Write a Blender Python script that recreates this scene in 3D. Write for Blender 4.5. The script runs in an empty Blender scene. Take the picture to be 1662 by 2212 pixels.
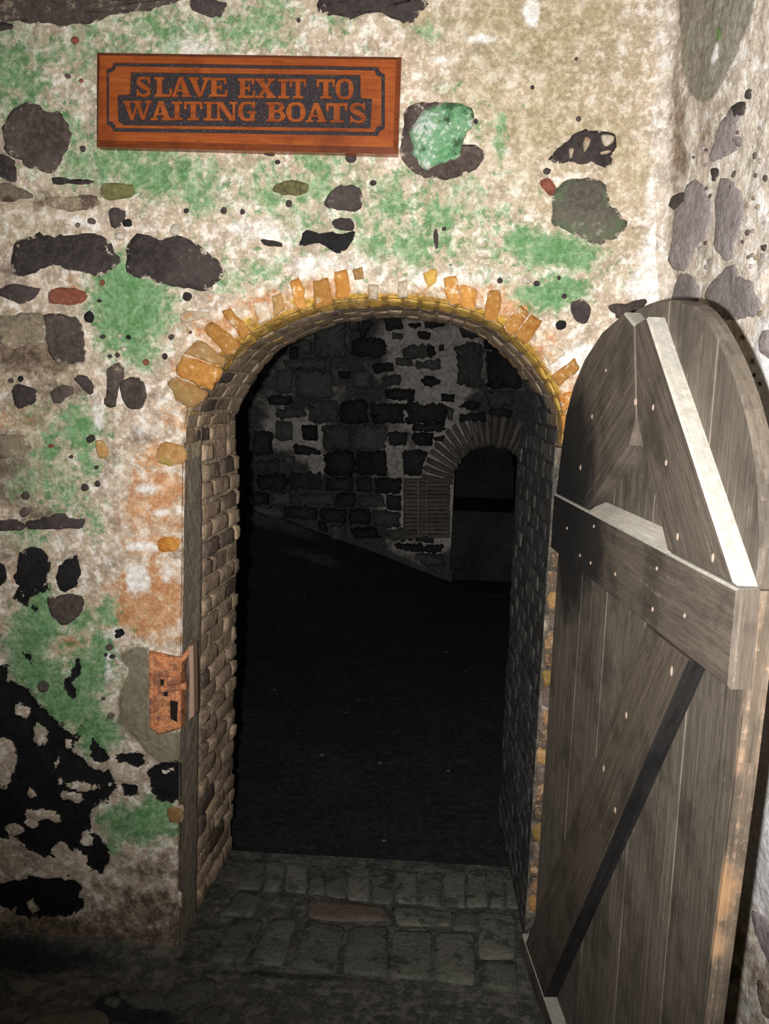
import bpy, math, random
import numpy as np
from mathutils import Vector, Matrix
from mathutils.geometry import tessellate_polygon
random.seed(7)

# ------------------------------------------------------------------ camera
F, D, H = 2000.0, 2.45, 1.55                  # focal length in pixels of the 1662x2212 frame
n_ = np.array([89, 274, F]); n_ /= np.linalg.norm(n_)
h_ = np.array([1089, 236, F])
u_ = np.cross(n_, h_); u_ /= np.linalg.norm(u_)
if u_[1] < 0: u_ = -u_
x_ = np.cross(u_, n_); x_ /= np.linalg.norm(x_)
if x_[0] < 0: x_ = -x_
M3 = np.stack([x_, n_, u_])
CAM = np.array([0, -D, H])
cd = bpy.data.cameras.new('camera'); co = bpy.data.objects.new('camera', cd)
bpy.context.scene.collection.objects.link(co)
cd.sensor_fit = 'HORIZONTAL'; cd.sensor_width = 36.0; cd.lens = 36.0 * F / 1662; cd.clip_start = 0.02
R_ = np.stack([M3 @ np.array([1, 0, 0]), M3 @ np.array([0, 1, 0]), M3 @ np.array([0, 0, -1])], 1)
m4 = Matrix.Identity(4)
for i in range(3):
    for j in range(3): m4[i][j] = R_[i][j]
    m4[i][3] = CAM[i]
co.matrix_world = m4
bpy.context.scene.camera = co
# ------------------------------------------------------------------ world, flash, exposure
sc = bpy.context.scene
wd = bpy.data.worlds.new('World'); sc.world = wd; wd.use_nodes = True
wd.node_tree.nodes['Background'].inputs[0].default_value = (0.9, 0.95, 1, 1)
wd.node_tree.nodes['Background'].inputs[1].default_value = 0.015
sc.view_settings.view_transform = 'Standard'; sc.view_settings.look = 'None'
sc.view_settings.exposure = 0.0; sc.view_settings.gamma = 1.0; sc.view_settings.use_curve_mapping = False
FLASH_POWER = 360; FLASH_ANGLE = 107; FLASH_AIM = (1330, 600)
fl = bpy.data.lights.new('camera_flash', 'SPOT'); fo = bpy.data.objects.new('camera_flash', fl)
sc.collection.objects.link(fo)
fl.energy = FLASH_POWER; fl.spot_size = math.radians(FLASH_ANGLE); fl.spot_blend = 1.0; fl.shadow_soft_size = 0.012
fl.color = (1.0, 0.985, 0.96)
def ray(px, py): return M3 @ np.array([px - 831, -(py - 1106), F])
fpos = CAM + M3 @ np.array([-0.075, -0.028, 0.0])
fo.location = fpos
fo.rotation_euler = Vector(ray(*FLASH_AIM)).to_track_quat('-Z', 'Y').to_euler()

# ------------------------------------------------------------------ helpers
def on(px, py, P, N):
    r = ray(px, py); return CAM + r * (np.dot(np.array(P) - CAM, N) / np.dot(r, N))
NY = np.array([0, 1., 0]); NZ = np.array([0, 0, 1.])
def W(px, py, y=0.0):
    p = on(px, py, (0, y, 0), NY); return (p[0], p[2])
def WL(pts, y=0.0): return [W(a, b, y) for a, b in pts]
def FLr(px, py, z): p = on(px, py, (0, 0, z), NZ); return (p[0], p[1])

def _hash(ix, iy, iz, seed):
    h = (ix * 374761393 + iy * 668265263 + iz * 2147483647 + seed * 1274126177).astype(np.int64) & 0xffffffff
    h = ((h ^ (h >> 13)) * 1274126177) & 0xffffffff
    h = ((h ^ (h >> 15)) * 2246822519) & 0xffffffff
    return ((h ^ (h >> 16)) & 0xffffff) / float(0xffffff)
def vnoise(p, seed=0):
    i = np.floor(p).astype(np.int64); f = p - i; f = f * f * (3 - 2 * f); r = 0
    for a in (0, 1):
        for b in (0, 1):
            for c in (0, 1):
                w = (f[:, 0] if a else 1 - f[:, 0]) * (f[:, 1] if b else 1 - f[:, 1]) * (f[:, 2] if c else 1 - f[:, 2])
                r = r + w * _hash(i[:, 0] + a, i[:, 1] + b, i[:, 2] + c, seed)
    return r
def fbm(x, y, z=0, scale=1.0, oct=4, seed=0):
    x = np.asarray(x, float); p = np.stack([x * scale, np.asarray(y, float) * scale + 0 * x, np.asarray(z, float) * scale + 0 * x], -1).reshape(-1, 3)
    r = 0; a = 1; t = 0
    for o in range(oct):
        r = r + a * vnoise(p * 2 ** o + 13.7 * o, seed + o); t += a; a *= .5
    return (r / t - .5).reshape(x.shape)

C = sc.collection
def props(o, label=None, category=None, group=None, kind=None):
    for k, v in (('label', label), ('category', category), ('group', group), ('kind', kind)):
        if v: o[k] = v
    return o
def empty(name, loc, **k):
    o = bpy.data.objects.new(name, None); C.objects.link(o); o.location = loc; o.empty_display_size = .05
    return props(o, **k)
def root_loc(p):
    v = Vector((0, 0, 0))
    while p: v += p.location; p = p.parent
    return v
def mesh(name, verts, faces, mat, parent=None, smooth=False, uv=None, uvl=None, attrs=None, **k):
    """verts in world space; one mesh object"""
    off = root_loc(parent)
    me = bpy.data.meshes.new(name)
    v = np.asarray(verts, float) - np.array(off)
    me.from_pydata(v.tolist(), [], faces)
    if uv is not None:
        l = me.uv_layers.new(name='uv')
        for lp in me.loops: l.data[lp.index].uv = uv[lp.vertex_index]
    if uvl is not None:
        l = me.uv_layers.new(name='uv'); l.data.foreach_set('uv', np.array([q for f in uvl for q in f], np.float32).ravel())
    if attrs:
        for nm, arr in attrs.items():
            a = me.color_attributes.new(nm, 'FLOAT_COLOR', 'POINT')
            a.data.foreach_set('color', np.ascontiguousarray(arr, np.float32).ravel())
    me.materials.append(mat)
    if smooth: me.polygons.foreach_set('use_smooth', [True] * len(me.polygons))
    me.update()
    o = bpy.data.objects.new(name, me); C.objects.link(o)
    if parent: o.parent = parent
    return props(o, **k)
def grid_faces(nu, nv):
    i = np.arange(nu - 1)[:, None] * nv + np.arange(nv - 1)[None, :]
    return np.stack([i, i + nv, i + nv + 1, i + 1], -1).reshape(-1, 4)

# ------------------------------------------------------------------ material toolkit
class NT:
    def __init__(s, name, rough=.85, spec=.25):
        s.m = bpy.data.materials.new(name); s.m.use_nodes = True; s.t = s.m.node_tree; s.N = s.t.nodes
        s.b = s.N['Principled BSDF']; s.b.inputs['Roughness'].default_value = rough
        s.b.inputs['Specular IOR Level'].default_value = spec
        s.tc = s.N.new('ShaderNodeTexCoord'); s.co = s.tc.outputs['Object']
    def put(s, sock, v):
        if hasattr(v, 'links'): s.t.links.new(v, sock)
        elif isinstance(v, (tuple, list)) and len(v) == 3 and sock.type == 'RGBA': sock.default_value = (*v, 1)
        else: sock.default_value = v
    def noise(s, scale, detail=4, rough=.6, vec=None, dist=0.0):
        n = s.N.new('ShaderNodeTexNoise'); s.put(n.inputs['Vector'], vec or s.co)
        n.inputs['Scale'].default_value = scale; n.inputs['Detail'].default_value = detail
        n.inputs['Roughness'].default_value = rough; n.inputs['Distortion'].default_value = dist
        return n.outputs[0]
    def voro(s, scale, vec=None, feat='F1'):
        n = s.N.new('ShaderNodeTexVoronoi'); n.feature = feat; s.put(n.inputs['Vector'], vec or s.co); n.inputs['Scale'].default_value = scale
        return n.outputs[0]
    def step(s, v, a, b):
        n = s.N.new('ShaderNodeMapRange'); n.interpolation_type = 'SMOOTHSTEP'
        s.put(n.inputs[0], v); n.inputs[1].default_value = a; n.inputs[2].default_value = b
        return n.outputs[0]
    def math(s, op, a, b=0.0):
        n = s.N.new('ShaderNodeMath'); n.operation = op; s.put(n.inputs[0], a); s.put(n.inputs[1], b); return n.outputs[0]
    def mix(s, f, a, b, mode='MIX'):
        n = s.N.new('ShaderNodeMix'); n.data_type = 'RGBA'; n.blend_type = mode
        s.put(n.inputs[0], f); s.put(n.inputs[6], a); s.put(n.inputs[7], b); return n.outputs[2]
    def attr(s, name):
        n = s.N.new('ShaderNodeAttribute'); n.attribute_name = name
        q = s.N.new('ShaderNodeSeparateColor'); s.put(q.inputs[0], n.outputs['Color'])
        return [q.outputs[0], q.outputs[1], q.outputs[2], n.outputs['Alpha']]
    def rand(s): return s.N.new('ShaderNodeObjectInfo').outputs['Random']
    def scaled(s, vec, sx, sy, sz, off=None):
        n = s.N.new('ShaderNodeMapping'); s.put(n.inputs[0], vec); n.inputs['Scale'].default_value = (sx, sy, sz)
        if off is not None:
            c = s.N.new('ShaderNodeCombineXYZ'); 
            for i in range(3): s.put(c.inputs[i], off)
            s.put(n.inputs['Location'], c.outputs[0])
        return n.outputs[0]
    def bump(s, h, strength=.5, dist=.01, prev=None):
        n = s.N.new('ShaderNodeBump'); s.put(n.inputs['Height'], h); n.inputs['Strength'].default_value = strength
        n.inputs['Distance'].default_value = dist
        if prev: s.put(n.inputs['Normal'], prev)
        return n.outputs[0]
    def out(s, col, normal=None, rough=None):
        s.put(s.b.inputs['Base Color'], col)
        if normal: s.put(s.b.inputs['Normal'], normal)
        if rough is not None: s.put(s.b.inputs['Roughness'], rough)
        return s.m

def plaster_mat(name, c1, c2, white, layers, bump=.9, speck=(.10, .07, .05), speck_t=.30, gloss=.8):
    """layers: (attribute, channel, colour a, colour b, noise amount, noise scale, softness)"""
    s = NT(name, gloss, .3)
    nl = s.noise(4, 4); n12 = s.noise(13, 8, .62, dist=.4); n30 = s.noise(30, 7, .62); nm = s.noise(22, 5, .65); nf = s.noise(85, 5, .7); nx = s.noise(260, 3, .7)
    col = s.mix(s.step(nl, .36, .64), c1, c2)
    col = s.mix(s.math('MULTIPLY', s.step(n12, .47, .60), .75), col, tuple(.70 * a for a in c1))
    col = s.mix(s.math('MULTIPLY', s.step(n30, .50, .60), .85), col, white)
    col = s.mix(s.math('MULTIPLY', s.step(n30, .44, .36), .50), col, tuple(.55 * a for a in c2))
    col = s.mix(s.math('MULTIPLY', s.step(nf, .52, .66), .45), col, white)
    d = s.step(s.math('ADD', s.math('MULTIPLY', nf, .5), s.math('MULTIPLY', s.noise(48, 2, .5), .5)), speck_t + .06, speck_t)
    col = s.mix(d, col, speck)
    cache = {}; ns = {}
    for (an, ch, a, b, amt, sc_, soft, *op) in layers:
        if an not in cache: cache[an] = s.attr(an)
        if sc_ not in ns: ns[sc_] = s.noise(sc_, 7, .72, dist=.35)
        t = s.math('ADD', cache[an][ch], s.math('MULTIPLY', s.math('SUBTRACT', ns[sc_], .5), amt))
        f = s.step(t, .5 - soft, .5 + soft)
        if op: f = s.math('MULTIPLY', f, op[0])
        lc = s.mix(s.step(s.math('ADD', s.math('MULTIPLY', nf, .35), s.math('MULTIPLY', n30, .65)), .40, .60), a, b)
        col = s.mix(f, col, lc)
    col = s.mix(1.0, col, s.mix(s.step(nf, .3, .7), (.80, .80, .80), (1.12, 1.12, 1.12)), 'MULTIPLY')
    col = s.mix(1.0, col, s.mix(s.step(nx, .3, .7), (.90, .90, .90), (1.07, 1.07, 1.07)), 'MULTIPLY')
    b1 = s.bump(nm, bump * .55, .02); b2 = s.bump(nf, bump * .5, .007, b1); b3 = s.bump(nx, bump * .25, .002, b2)
    return s.out(col, b3)

def stone_mat(name, a, b, spot=(.35, .3, .25), spot_amt=.62, tint=None, rough=.75, scale=1.0):
    s = NT(name, rough, .3); r = s.rand()
    v = s.scaled(s.co, scale, scale, scale, off=s.math('MULTIPLY', r, 30))
    nl = s.noise(9, 4, .6, v); nf = s.noise(70, 5, .7, v); nx = s.noise(220, 3, .7, v)
    col = s.mix(s.step(nl, .35, .65), a, b)
    col = s.mix(s.math('MULTIPLY', s.step(nf, .4, .65), .5), col, tuple(1.5 * q for q in b))
    if tint: col = s.mix(s.step(s.noise(14, 5, .7, v), .52, .62), col, tint)
    col = s.mix(s.step(s.math('ADD', s.math('MULTIPLY', nf, .6), s.math('MULTIPLY', nl, .4)), spot_amt - .03, spot_amt + .03), col, spot)
    col = s.mix(1.0, col, s.mix(r, (.72, .72, .72), (1.2, 1.2, 1.2)), 'MULTIPLY')
    cr = s.attr('crust')[0]; nc = s.noise(34, 6, .7)
    cc = s.mix(s.step(nf, .4, .6), (.40, .32, .25), (.66, .57, .48))
    col = s.mix(s.step(s.math('ADD', cr, s.math('MULTIPLY', s.math('SUBTRACT', nc, .5), 2.2)), .62, .74), col, cc)
    nb = s.bump(nl, .6, .02); nb = s.bump(nf, .8, .008, nb); nb = s.bump(nx, .5, .003, nb)
    return s.out(col, nb)

def wood_mat(name, a, b, dark, light=None, stain=None, gloss=.7, grain=1.0, light_t=.66, knots=.0, bump=.5, vary=.35, dust=None):
    s = NT(name, gloss, .25); r = s.rand()
    uv = s.tc.outputs['UV']
    g = s.scaled(uv, 2.2, 75 * grain, 1, off=s.math('MULTIPLY', r, 20))
    g2 = s.scaled(uv, 9, 260 * grain, 1, off=s.math('MULTIPLY', r, 20))
    n1 = s.noise(1.0, 5, .65, g, .6); n2 = s.noise(1.0, 3, .6, g2); nb_ = s.noise(7, 5, .65)
    nf = s.noise(60, 4, .7); nk = s.noise(1.0, 4, .7, s.scaled(uv, 14, 60, 1, off=s.math('MULTIPLY', r, 20)))
    col = s.mix(s.step(s.math('ADD', s.math('MULTIPLY', n1, .5), s.math('MULTIPLY', nk, .5)), .36, .64), a, b)
    col = s.mix(s.math('MULTIPLY', s.step(n2, .5, .75), .45), col, dark)
    col = s.mix(s.math('MULTIPLY', s.step(nb_, .46, .66), .55), col, dark)
    col = s.mix(s.math('MULTIPLY', s.step(nk, .55, .70), .5), col, dark)
    if light: col = s.mix(s.math('MULTIPLY', s.step(s.math('ADD', s.math('MULTIPLY', n1, .6), s.math('MULTIPLY', nf, .4)), light_t - .08, light_t + .04), .8), col, light)
    if stain:
        for (p, rad, c) in stain:
            dn = s.N.new('ShaderNodeVectorMath'); dn.operation = 'DISTANCE'; s.put(dn.inputs[0], s.co); dn.inputs[1].default_value = p
            t = s.math('ADD', s.math('DIVIDE', dn.outputs['Value'], rad), s.math('MULTIPLY', s.math('SUBTRACT', nb_, .5), 1.6))
            col = s.mix(s.math('MULTIPLY', s.step(t, 1.15, .55), .9), col, c)
    col = s.mix(1.0, col, s.mix(r, (1 - vary,) * 3, (1 + vary * .6,) * 3), 'MULTIPLY')
    if dust:
        gm = s.N.new('ShaderNodeNewGeometry'); sx = s.N.new('ShaderNodeSeparateXYZ'); s.put(sx.inputs[0], gm.outputs['True Normal'])
        col = s.mix(s.math('MULTIPLY', s.step(sx.outputs[2], .35, .5), s.mix(nf, (.75,) * 3, (.98,) * 3)), col, s.mix(s.step(nf, .35, .65), tuple(.8 * q for q in dust), dust))
    nb = s.bump(n1, bump, .004); nb = s.bump(n2, bump, .002, nb); nb = s.bump(nk, bump, .003, nb)
    return s.out(col, nb)

# wall attributes: A = green, orange, black, brown ; B = white, grey render, tan, gold
L_BACK = [('B', 2, (.34, .275, .15), (.52, .43, .28), .9, 9, .25, .85),
          ('A', 3, (.075, .05, .036), (.24, .165, .105), 1.2, 20, .2, .9),
          ('A', 1, (.62, .36, .19), (.68, .48, .32), 1.2, 9, .3, .75),
          ('A', 1, (.46, .18, .06), (.62, .34, .16), 2.6, 24, .16, .8),
          ('A', 0, (.36, .41, .26), (.50, .53, .39), 1.3, 6, .34, .8),
          ('A', 0, (.19, .31, .14), (.33, .43, .25), 2.3, 15, .16, .85),
          ('A', 0, (.075, .22, .07), (.17, .33, .15), 2.6, 38, .16, .8),
          ('B', 0, (.78, .73, .66), (.95, .93, .90), 1.0, 20, .16, .9),
          ('B', 3, (.30, .17, .03), (.60, .37, .06), .9, 30, .16),
          ('B', 1, (.20, .17, .11), (.25, .22, .15), .5, 12, .10),
          ('A', 2, (.003, .003, .004), (.008, .007, .007), 1.3, 30, .03)]
M_wall = plaster_mat('old_lime_plaster', (.53, .415, .30), (.67, .53, .41), (.88, .80, .71), L_BACK)
M_right = plaster_mat('sandy_mortar', (.66, .55, .44), (.76, .66, .55), (.92, .87, .80), [
    ('B', 1, (.27, .24, .19), (.36, .33, .27), .5, 10, .10), ('B', 0, (.80, .77, .74), (.95, .95, .95), .8, 22, .12),
    ('A', 0, (.08, .15, .05), (.2, .3, .12), .6, 20, .1), ('A', 3, (.22, .16, .11), (.38, .29, .21), .9, 16, .16)], bump=.8)
M_reveal = plaster_mat('reveal_mortar', (.40, .31, .20), (.52, .41, .28), (.66, .55, .42), [
    ('B', 3, (.46, .28, .06), (.60, .40, .12), .9, 30, .15), ('B', 1, (.25, .205, .155), (.33, .28, .22), .35, 12, .12),
    ('A', 2, (.035, .034, .032), (.075, .07, .065), .5, 14, .12)], bump=1.0)
M_far = plaster_mat('far_mortar', (.42, .37, .32), (.54, .48, .43), (.62, .57, .52), [
    ('A', 2, (.045, .045, .048), (.09, .085, .08), .9, 5, .15)], bump=.6)
M_floor = plaster_mat('trodden_floor', (.085, .085, .065), (.13, .12, .10), (.19, .18, .155), [
    ('A', 2, (.02, .02, .028), (.04, .04, .05), .9, 7, .15), ('B', 0, (.20, .20, .165), (.25, .24, .2), .6, 10, .08)], bump=.7)
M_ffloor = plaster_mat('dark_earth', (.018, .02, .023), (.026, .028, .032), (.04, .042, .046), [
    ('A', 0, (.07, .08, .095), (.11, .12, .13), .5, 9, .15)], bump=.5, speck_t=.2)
S_dark = stone_mat('dark_stone', (.030, .023, .021), (.065, .050, .046), spot=(.20, .18, .13), spot_amt=.63)
S_brown = stone_mat('brown_stone', (.055, .038, .032), (.11, .085, .072), spot=(.34, .27, .2), spot_amt=.60)
S_black = stone_mat('black_stone', (.006, .006, .006), (.016, .014, .014), spot=(.10, .08, .06), spot_amt=.70)
S_purple = stone_mat('purple_grey_stone', (.24, .20, .195), (.33, .285, .28), spot=(.40, .35, .33), spot_amt=.68)
S_red = stone_mat('red_stone', (.16, .045, .03), (.26, .085, .05), spot=(.36, .26, .2), spot_amt=.62)
S_olive = stone_mat('olive_stone', (.07, .06, .03), (.18, .17, .06), spot=(.30, .28, .14), spot_amt=.60)
S_green = stone_mat('green_crusted_stone', (.10, .32, .13), (.28, .48, .28), spot=(.72, .80, .72), spot_amt=.56, tint=(.05, .10, .05))
S_mossy = stone_mat('mossy_grey_stone', (.075, .065, .055), (.12, .11, .08), spot=(.25, .26, .17), spot_amt=.60, tint=(.10, .13, .07))
S_pebble = stone_mat('pale_pebble', (.45, .38, .30), (.62, .55, .46), spot=(.8, .76, .7), spot_amt=.6)
S_cream = stone_mat('cream_crusted_stone', (.42, .33, .23), (.55, .45, .34), spot=(.75, .68, .58), spot_amt=.57, tint=(.5, .27, .12))
S_tan = stone_mat('tan_stone', (.16, .13, .09), (.28, .22, .15), spot=(.45, .38, .28), spot_amt=.58, tint=(.10, .07, .05))
B_orange = stone_mat('orange_brick', (.42, .175, .032), (.50, .24, .06), spot=(.74, .60, .42), spot_amt=.585, tint=(.42, .15, .02))
B_rust = stone_mat('rusty_tan_brick', (.33, .165, .05), (.38, .225, .09), spot=(.62, .46, .28), spot_amt=.60, tint=(.30, .22, .05))
B_gold = stone_mat('gold_brick', (.58, .33, .055), (.64, .42, .11), spot=(.34, .22, .09), spot_amt=.57, tint=(.36, .18, .05))
B_rev = stone_mat('weathered_brown_brick', (.30, .215, .145), (.42, .31, .21), spot=(.60, .48, .36), spot_amt=.62, tint=(.21, .15, .11))
B_rev2 = stone_mat('dark_weathered_brick', (.10, .07, .055), (.17, .125, .10), spot=(.35, .27, .19), spot_amt=.62)
B_reb = stone_mat('streaked_rebate_brick', (.09, .06, .04), (.16, .105, .07), spot=(.48, .30, .17), spot_amt=.55, tint=(.35, .19, .10))
B_sof = stone_mat('purple_brown_soffit_brick', (.24, .165, .12), (.36, .26, .19), spot=(.58, .46, .30), spot_amt=.58, tint=(.44, .28, .08))
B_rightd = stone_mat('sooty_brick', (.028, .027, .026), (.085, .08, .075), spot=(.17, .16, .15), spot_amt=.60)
B_thr = stone_mat('worn_floor_brick', (.115, .12, .095), (.16, .155, .125), spot=(.22, .21, .17), spot_amt=.66, tint=(.07, .07, .055))
B_thr_r = stone_mat('reddish_floor_brick', (.15, .115, .09), (.18, .135, .11), spot=(.22, .2, .17), spot_amt=.66)
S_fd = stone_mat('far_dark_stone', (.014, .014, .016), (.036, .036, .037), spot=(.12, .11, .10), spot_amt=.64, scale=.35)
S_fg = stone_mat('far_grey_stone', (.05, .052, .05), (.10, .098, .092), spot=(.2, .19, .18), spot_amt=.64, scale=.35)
B_far = stone_mat('far_brick', (.12, .105, .09), (.17, .15, .13), spot=(.26, .23, .2), spot_amt=.63, scale=.5)

# ------------------------------------------------------------------ field painting (stains that belong to the plaster)
PXM = F / D
def blobs(x, z, lst, cap=1.0):
    f = np.zeros_like(x)
    for (cx, cy, rx, ry, s) in lst:
        wx, wz = W(cx, cy)
        d2 = ((x - wx) / (rx / PXM)) ** 2 + ((z - wz) / (ry / PXM)) ** 2
        f = np.maximum(f, s * np.exp(-.55 * d2))
    return np.minimum(f, cap)
def sdf(x, z, pts):
    """signed distance, positive inside"""
    P = np.array(pts); ins = np.zeros(x.shape, bool); dm = np.full(x.shape, 9.0)
    for i in range(len(P)):
        a, b = P[i], P[(i + 1) % len(P)]; ab = b - a
        t = np.clip(((x - a[0]) * ab[0] + (z - a[1]) * ab[1]) / (ab @ ab + 1e-12), 0, 1)
        dm = np.minimum(dm, np.hypot(x - a[0] - t * ab[0], z - a[1] - t * ab[1]))
        c = (a[1] > z) != (b[1] > z)
        with np.errstate(divide='ignore', invalid='ignore'):
            ins ^= c & (x < (b[0] - a[0]) * (z - a[1]) / (b[1] - a[1] + 1e-12) + a[0])
    return np.where(ins, dm, -dm)
def poly_field(x, z, pts, soft=.03, warp=.022):
    x, z = x + warp * (fbm(x, z, 1.5, 26, 4, 101)), z + warp * (fbm(x, z, 4.5, 26, 4, 105))
    return np.clip(.5 + sdf(x, z, pts) / soft, 0, 1)
def carve(f, x, z, lst, soft=.03, warp=.03):
    x, z = x + warp * (fbm(x, z, 1.5, 30, 4, 101)), z + warp * (fbm(x, z, 4.5, 30, 4, 105))
    for (cx, cy, rx, ry) in lst:
        wx, wz = W(cx, cy); k = PXM
        d = np.sqrt(((x - wx) * k / rx) ** 2 + ((z - wz) * k / ry) ** 2)
        f = np.minimum(f, np.clip(.5 + (d - 1) * (rx + ry) / 2 / k / soft, 0, 1))
    return f

GREEN = [(300,120,330,130,.47),(250,330,300,100,.48),(620,400,300,120,.44),(900,480,220,120,.5),(1150,570,180,70,.45),(120,1000,120,160,.40),(150,1450,140,150,.5),(980,260,120,60,.35),(560,560,260,50,.36),(40,180,90,130,.62),(130,240,90,80,.5),(350,60,140,60,.58),(530,60,110,55,.58),(600,30,60,50,.52),(250,350,110,60,.62),
 (180,360,60,50,.6),(340,370,120,60,.72),(280,330,40,30,.7),(430,420,60,50,.62),(690,350,50,50,.68),(590,430,60,60,.55),
 (650,470,50,40,.55),(280,660,80,90,1),(250,620,50,60,.95),(330,660,40,40,.85),(240,590,25,40,.75),(300,750,50,50,.75),
 (480,600,50,40,.5),(560,580,50,35,.55),(440,590,40,40,.5),(850,440,70,60,.62),(940,470,80,50,.62),(900,530,100,50,.62),
 (830,520,60,60,.56),(860,380,40,30,.5),(1070,480,60,50,.52),(1040,280,30,30,.5),(1130,520,40,30,.85),(1200,540,80,32,.98),
 (1250,560,38,30,.85),(1180,640,60,28,.9),(1220,625,50,30,.85),(1080,310,15,60,.6),(900,60,80,30,.3),(970,190,40,20,.4),
 (170,930,60,60,.7),(110,970,25,60,.7),(190,1000,30,60,.62),(130,1060,60,60,.55),(60,1040,60,60,.45),(170,1100,50,40,.5),
 (60,1160,90,30,.52),(210,1130,25,50,.55),(90,1340,45,60,.95),(60,1400,50,90,.85),(90,1460,60,45,.9),(140,1520,70,55,1),
 (180,1460,50,60,.9),(220,1420,35,70,.8),(210,1580,50,50,.95),(230,1330,30,40,.65),(170,1340,40,30,.65),(300,1780,80,40,1),
 (340,1745,40,35,.8),(240,1830,30,30,.5),(80,1280,30,25,.8),(30,60,60,40,.35),(480,180,60,30,.4),(730,40,60,40,.45),(790,170,60,60,.35),(760,430,60,50,.42)]
ORANGE = [(470,720,60,40,.6),(560,660,60,30,.6),(690,630,80,30,.6),(990,625,90,35,.62),(1100,670,60,40,.62),(1180,760,40,50,.5),(420,800,50,50,.65),(330,1075,60,30,.7),(355,1130,40,25,.7),(290,1275,50,40,.8),(300,1345,70,30,.9),(365,1290,30,60,.8),(360,1060,40,20,.75),(335,1040,55,40,.62),(345,985,45,25,.85),(310,1110,60,50,.62),(330,1175,60,25,.68),(330,1250,60,50,.66),(280,1320,60,50,.88),
 (340,1320,50,50,.85),(350,1365,45,25,.6),(20,900,70,60,.38),(620,655,120,25,.55),(430,790,40,60,.65),(960,645,100,25,.5),(390,900,40,40,.45),
 (1200,780,50,50,.35),(1230,860,40,60,.6),(150,1390,60,30,.55),(40,1240,40,40,.4),(180,620,80,30,.3)]
BROWN = [(60,760,110,60,.85),(120,850,90,50,.6),(60,880,70,30,.6),(100,2030,260,70,.85),(350,2030,120,60,.8),(60,1830,60,60,.45),(320,1960,110,70,.7),(40,800,100,140,.5),(30,1200,80,60,.5),(30,1050,80,80,.62),(80,1110,90,30,.6),(60,900,60,40,.55),(240,1050,30,60,.5),(310,940,70,25,.55),(60,1330,60,40,.5),(20,600,60,60,.5),(20,300,40,60,.45),(300,1500,40,60,.3),(220,1900,60,60,.5),(350,1880,60,60,.6),(40,780,70,60,.6),(30,860,60,60,.5),(20,1000,55,70,.78),(40,1080,60,40,.6),(60,700,70,40,.5),(130,850,80,40,.5),(50,960,40,40,.6),
 (20,380,50,60,.55),(110,430,60,30,.5),(20,560,40,60,.45),(70,1130,120,30,.55),(240,960,25,60,.5),(320,930,60,30,.45),(250,1130,25,60,.5),
 (310,1880,70,60,.55),(330,1960,90,60,.6),(250,1990,150,60,.6),(330,860,60,25,.5),(1290,340,40,30,.5),(60,2050,160,60,.7),(380,1190,30,40,.4),(60,1310,40,50,.35)]
WHITE = [(1430,300,24,260,.68),(1420,570,36,110,.78),(1150,25,15,25,.95),(1040,85,60,10,.62),(960,130,40,10,.6),(1390,620,40,40,.7),
 (300,1250,30,40,.8),(310,1180,40,14,.7),(420,100,80,30,.5),(560,500,120,40,.52),(700,570,140,35,.55),(1000,600,140,30,.55),(1240,780,60,50,.62),(210,880,16,60,.6),
 (250,1375,40,20,.6),(320,1055,40,14,.62),(345,1110,30,12,.6),(360,1240,20,30,.6),(330,930,60,20,.5),(235,1450,14,50,.6),(440,540,40,60,.35),(180,480,60,20,.5)]
TAN = [(1150,60,260,80,.7),(1180,260,170,90,.72),(1330,300,70,160,.6),(1060,200,120,90,.6),(1000,420,120,60,.4),(1150,120,200,100,.6),(1000,300,80,100,.45),(1280,180,120,120,.6),(1250,450,140,60,.5),(950,60,100,60,.45),(300,980,70,60,.45),(80,1000,120,120,.6),(1200,200,220,120,.62),(1050,120,90,60,.55),(1290,30,60,30,.72),(1330,430,50,110,.55),(1390,380,45,90,.6),(1110,180,120,80,.5),
 (1100,350,100,80,.42),(1230,330,130,90,.52),(1340,500,50,60,.55),(100,880,150,200,.50),(60,480,120,120,.45),(60,1250,150,120,.4)]
BLACK_POLY = [(-60,1480),(15,1466),(60,1492),(80,1522),(130,1572),(158,1588),(166,1574),(184,1553),(170,1585),(166,1602),(160,1630),(200,1660),
 (240,1668),(252,1690),(240,1722),(206,1735),(192,1770),(194,1800),(226,1830),(232,1860),(215,1892),(190,1890),(180,1836),(150,1842),
 (110,1852),(60,1832),(30,1810),(-60,1790)]
BLACK_MORE = [[(22,1300),(40,1262),(100,1262),(104,1276),(62,1290),(58,1305),(40,1304)],[(60,1290),(78,1312),(74,1330),(62,1312)],
 [(165,1414),(178,1436),(172,1462),(152,1475),(172,1500),(160,1514),(140,1490),(136,1470),(156,1460),(160,1440)],
 [(-60,1470),(14,1440),(16,1466),(-60,1480)],[(46,1412),(66,1416),(64,1436),(48,1430)],
 [(252,1634),(310,1626),(314,1650),(256,1654)],[(316,1664),(345,1652),(372,1646),(400,1650),(402,1672),(392,1700),(388,1735),(350,1738),(330,1722),(318,1690)],
 [(244,1366),(264,1366),(270,1378),(250,1380)],
 [(-60,1912),(40,1905),(90,1880),(150,1895),(182,1920),(178,1965),(140,1985),(60,1985),(10,1962),(-60,1960)],
 [(262,1690),(300,1700),(300,1720),(264,1722)],[(200,1600),(240,1640),(232,1652),(190,1640)]]
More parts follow.
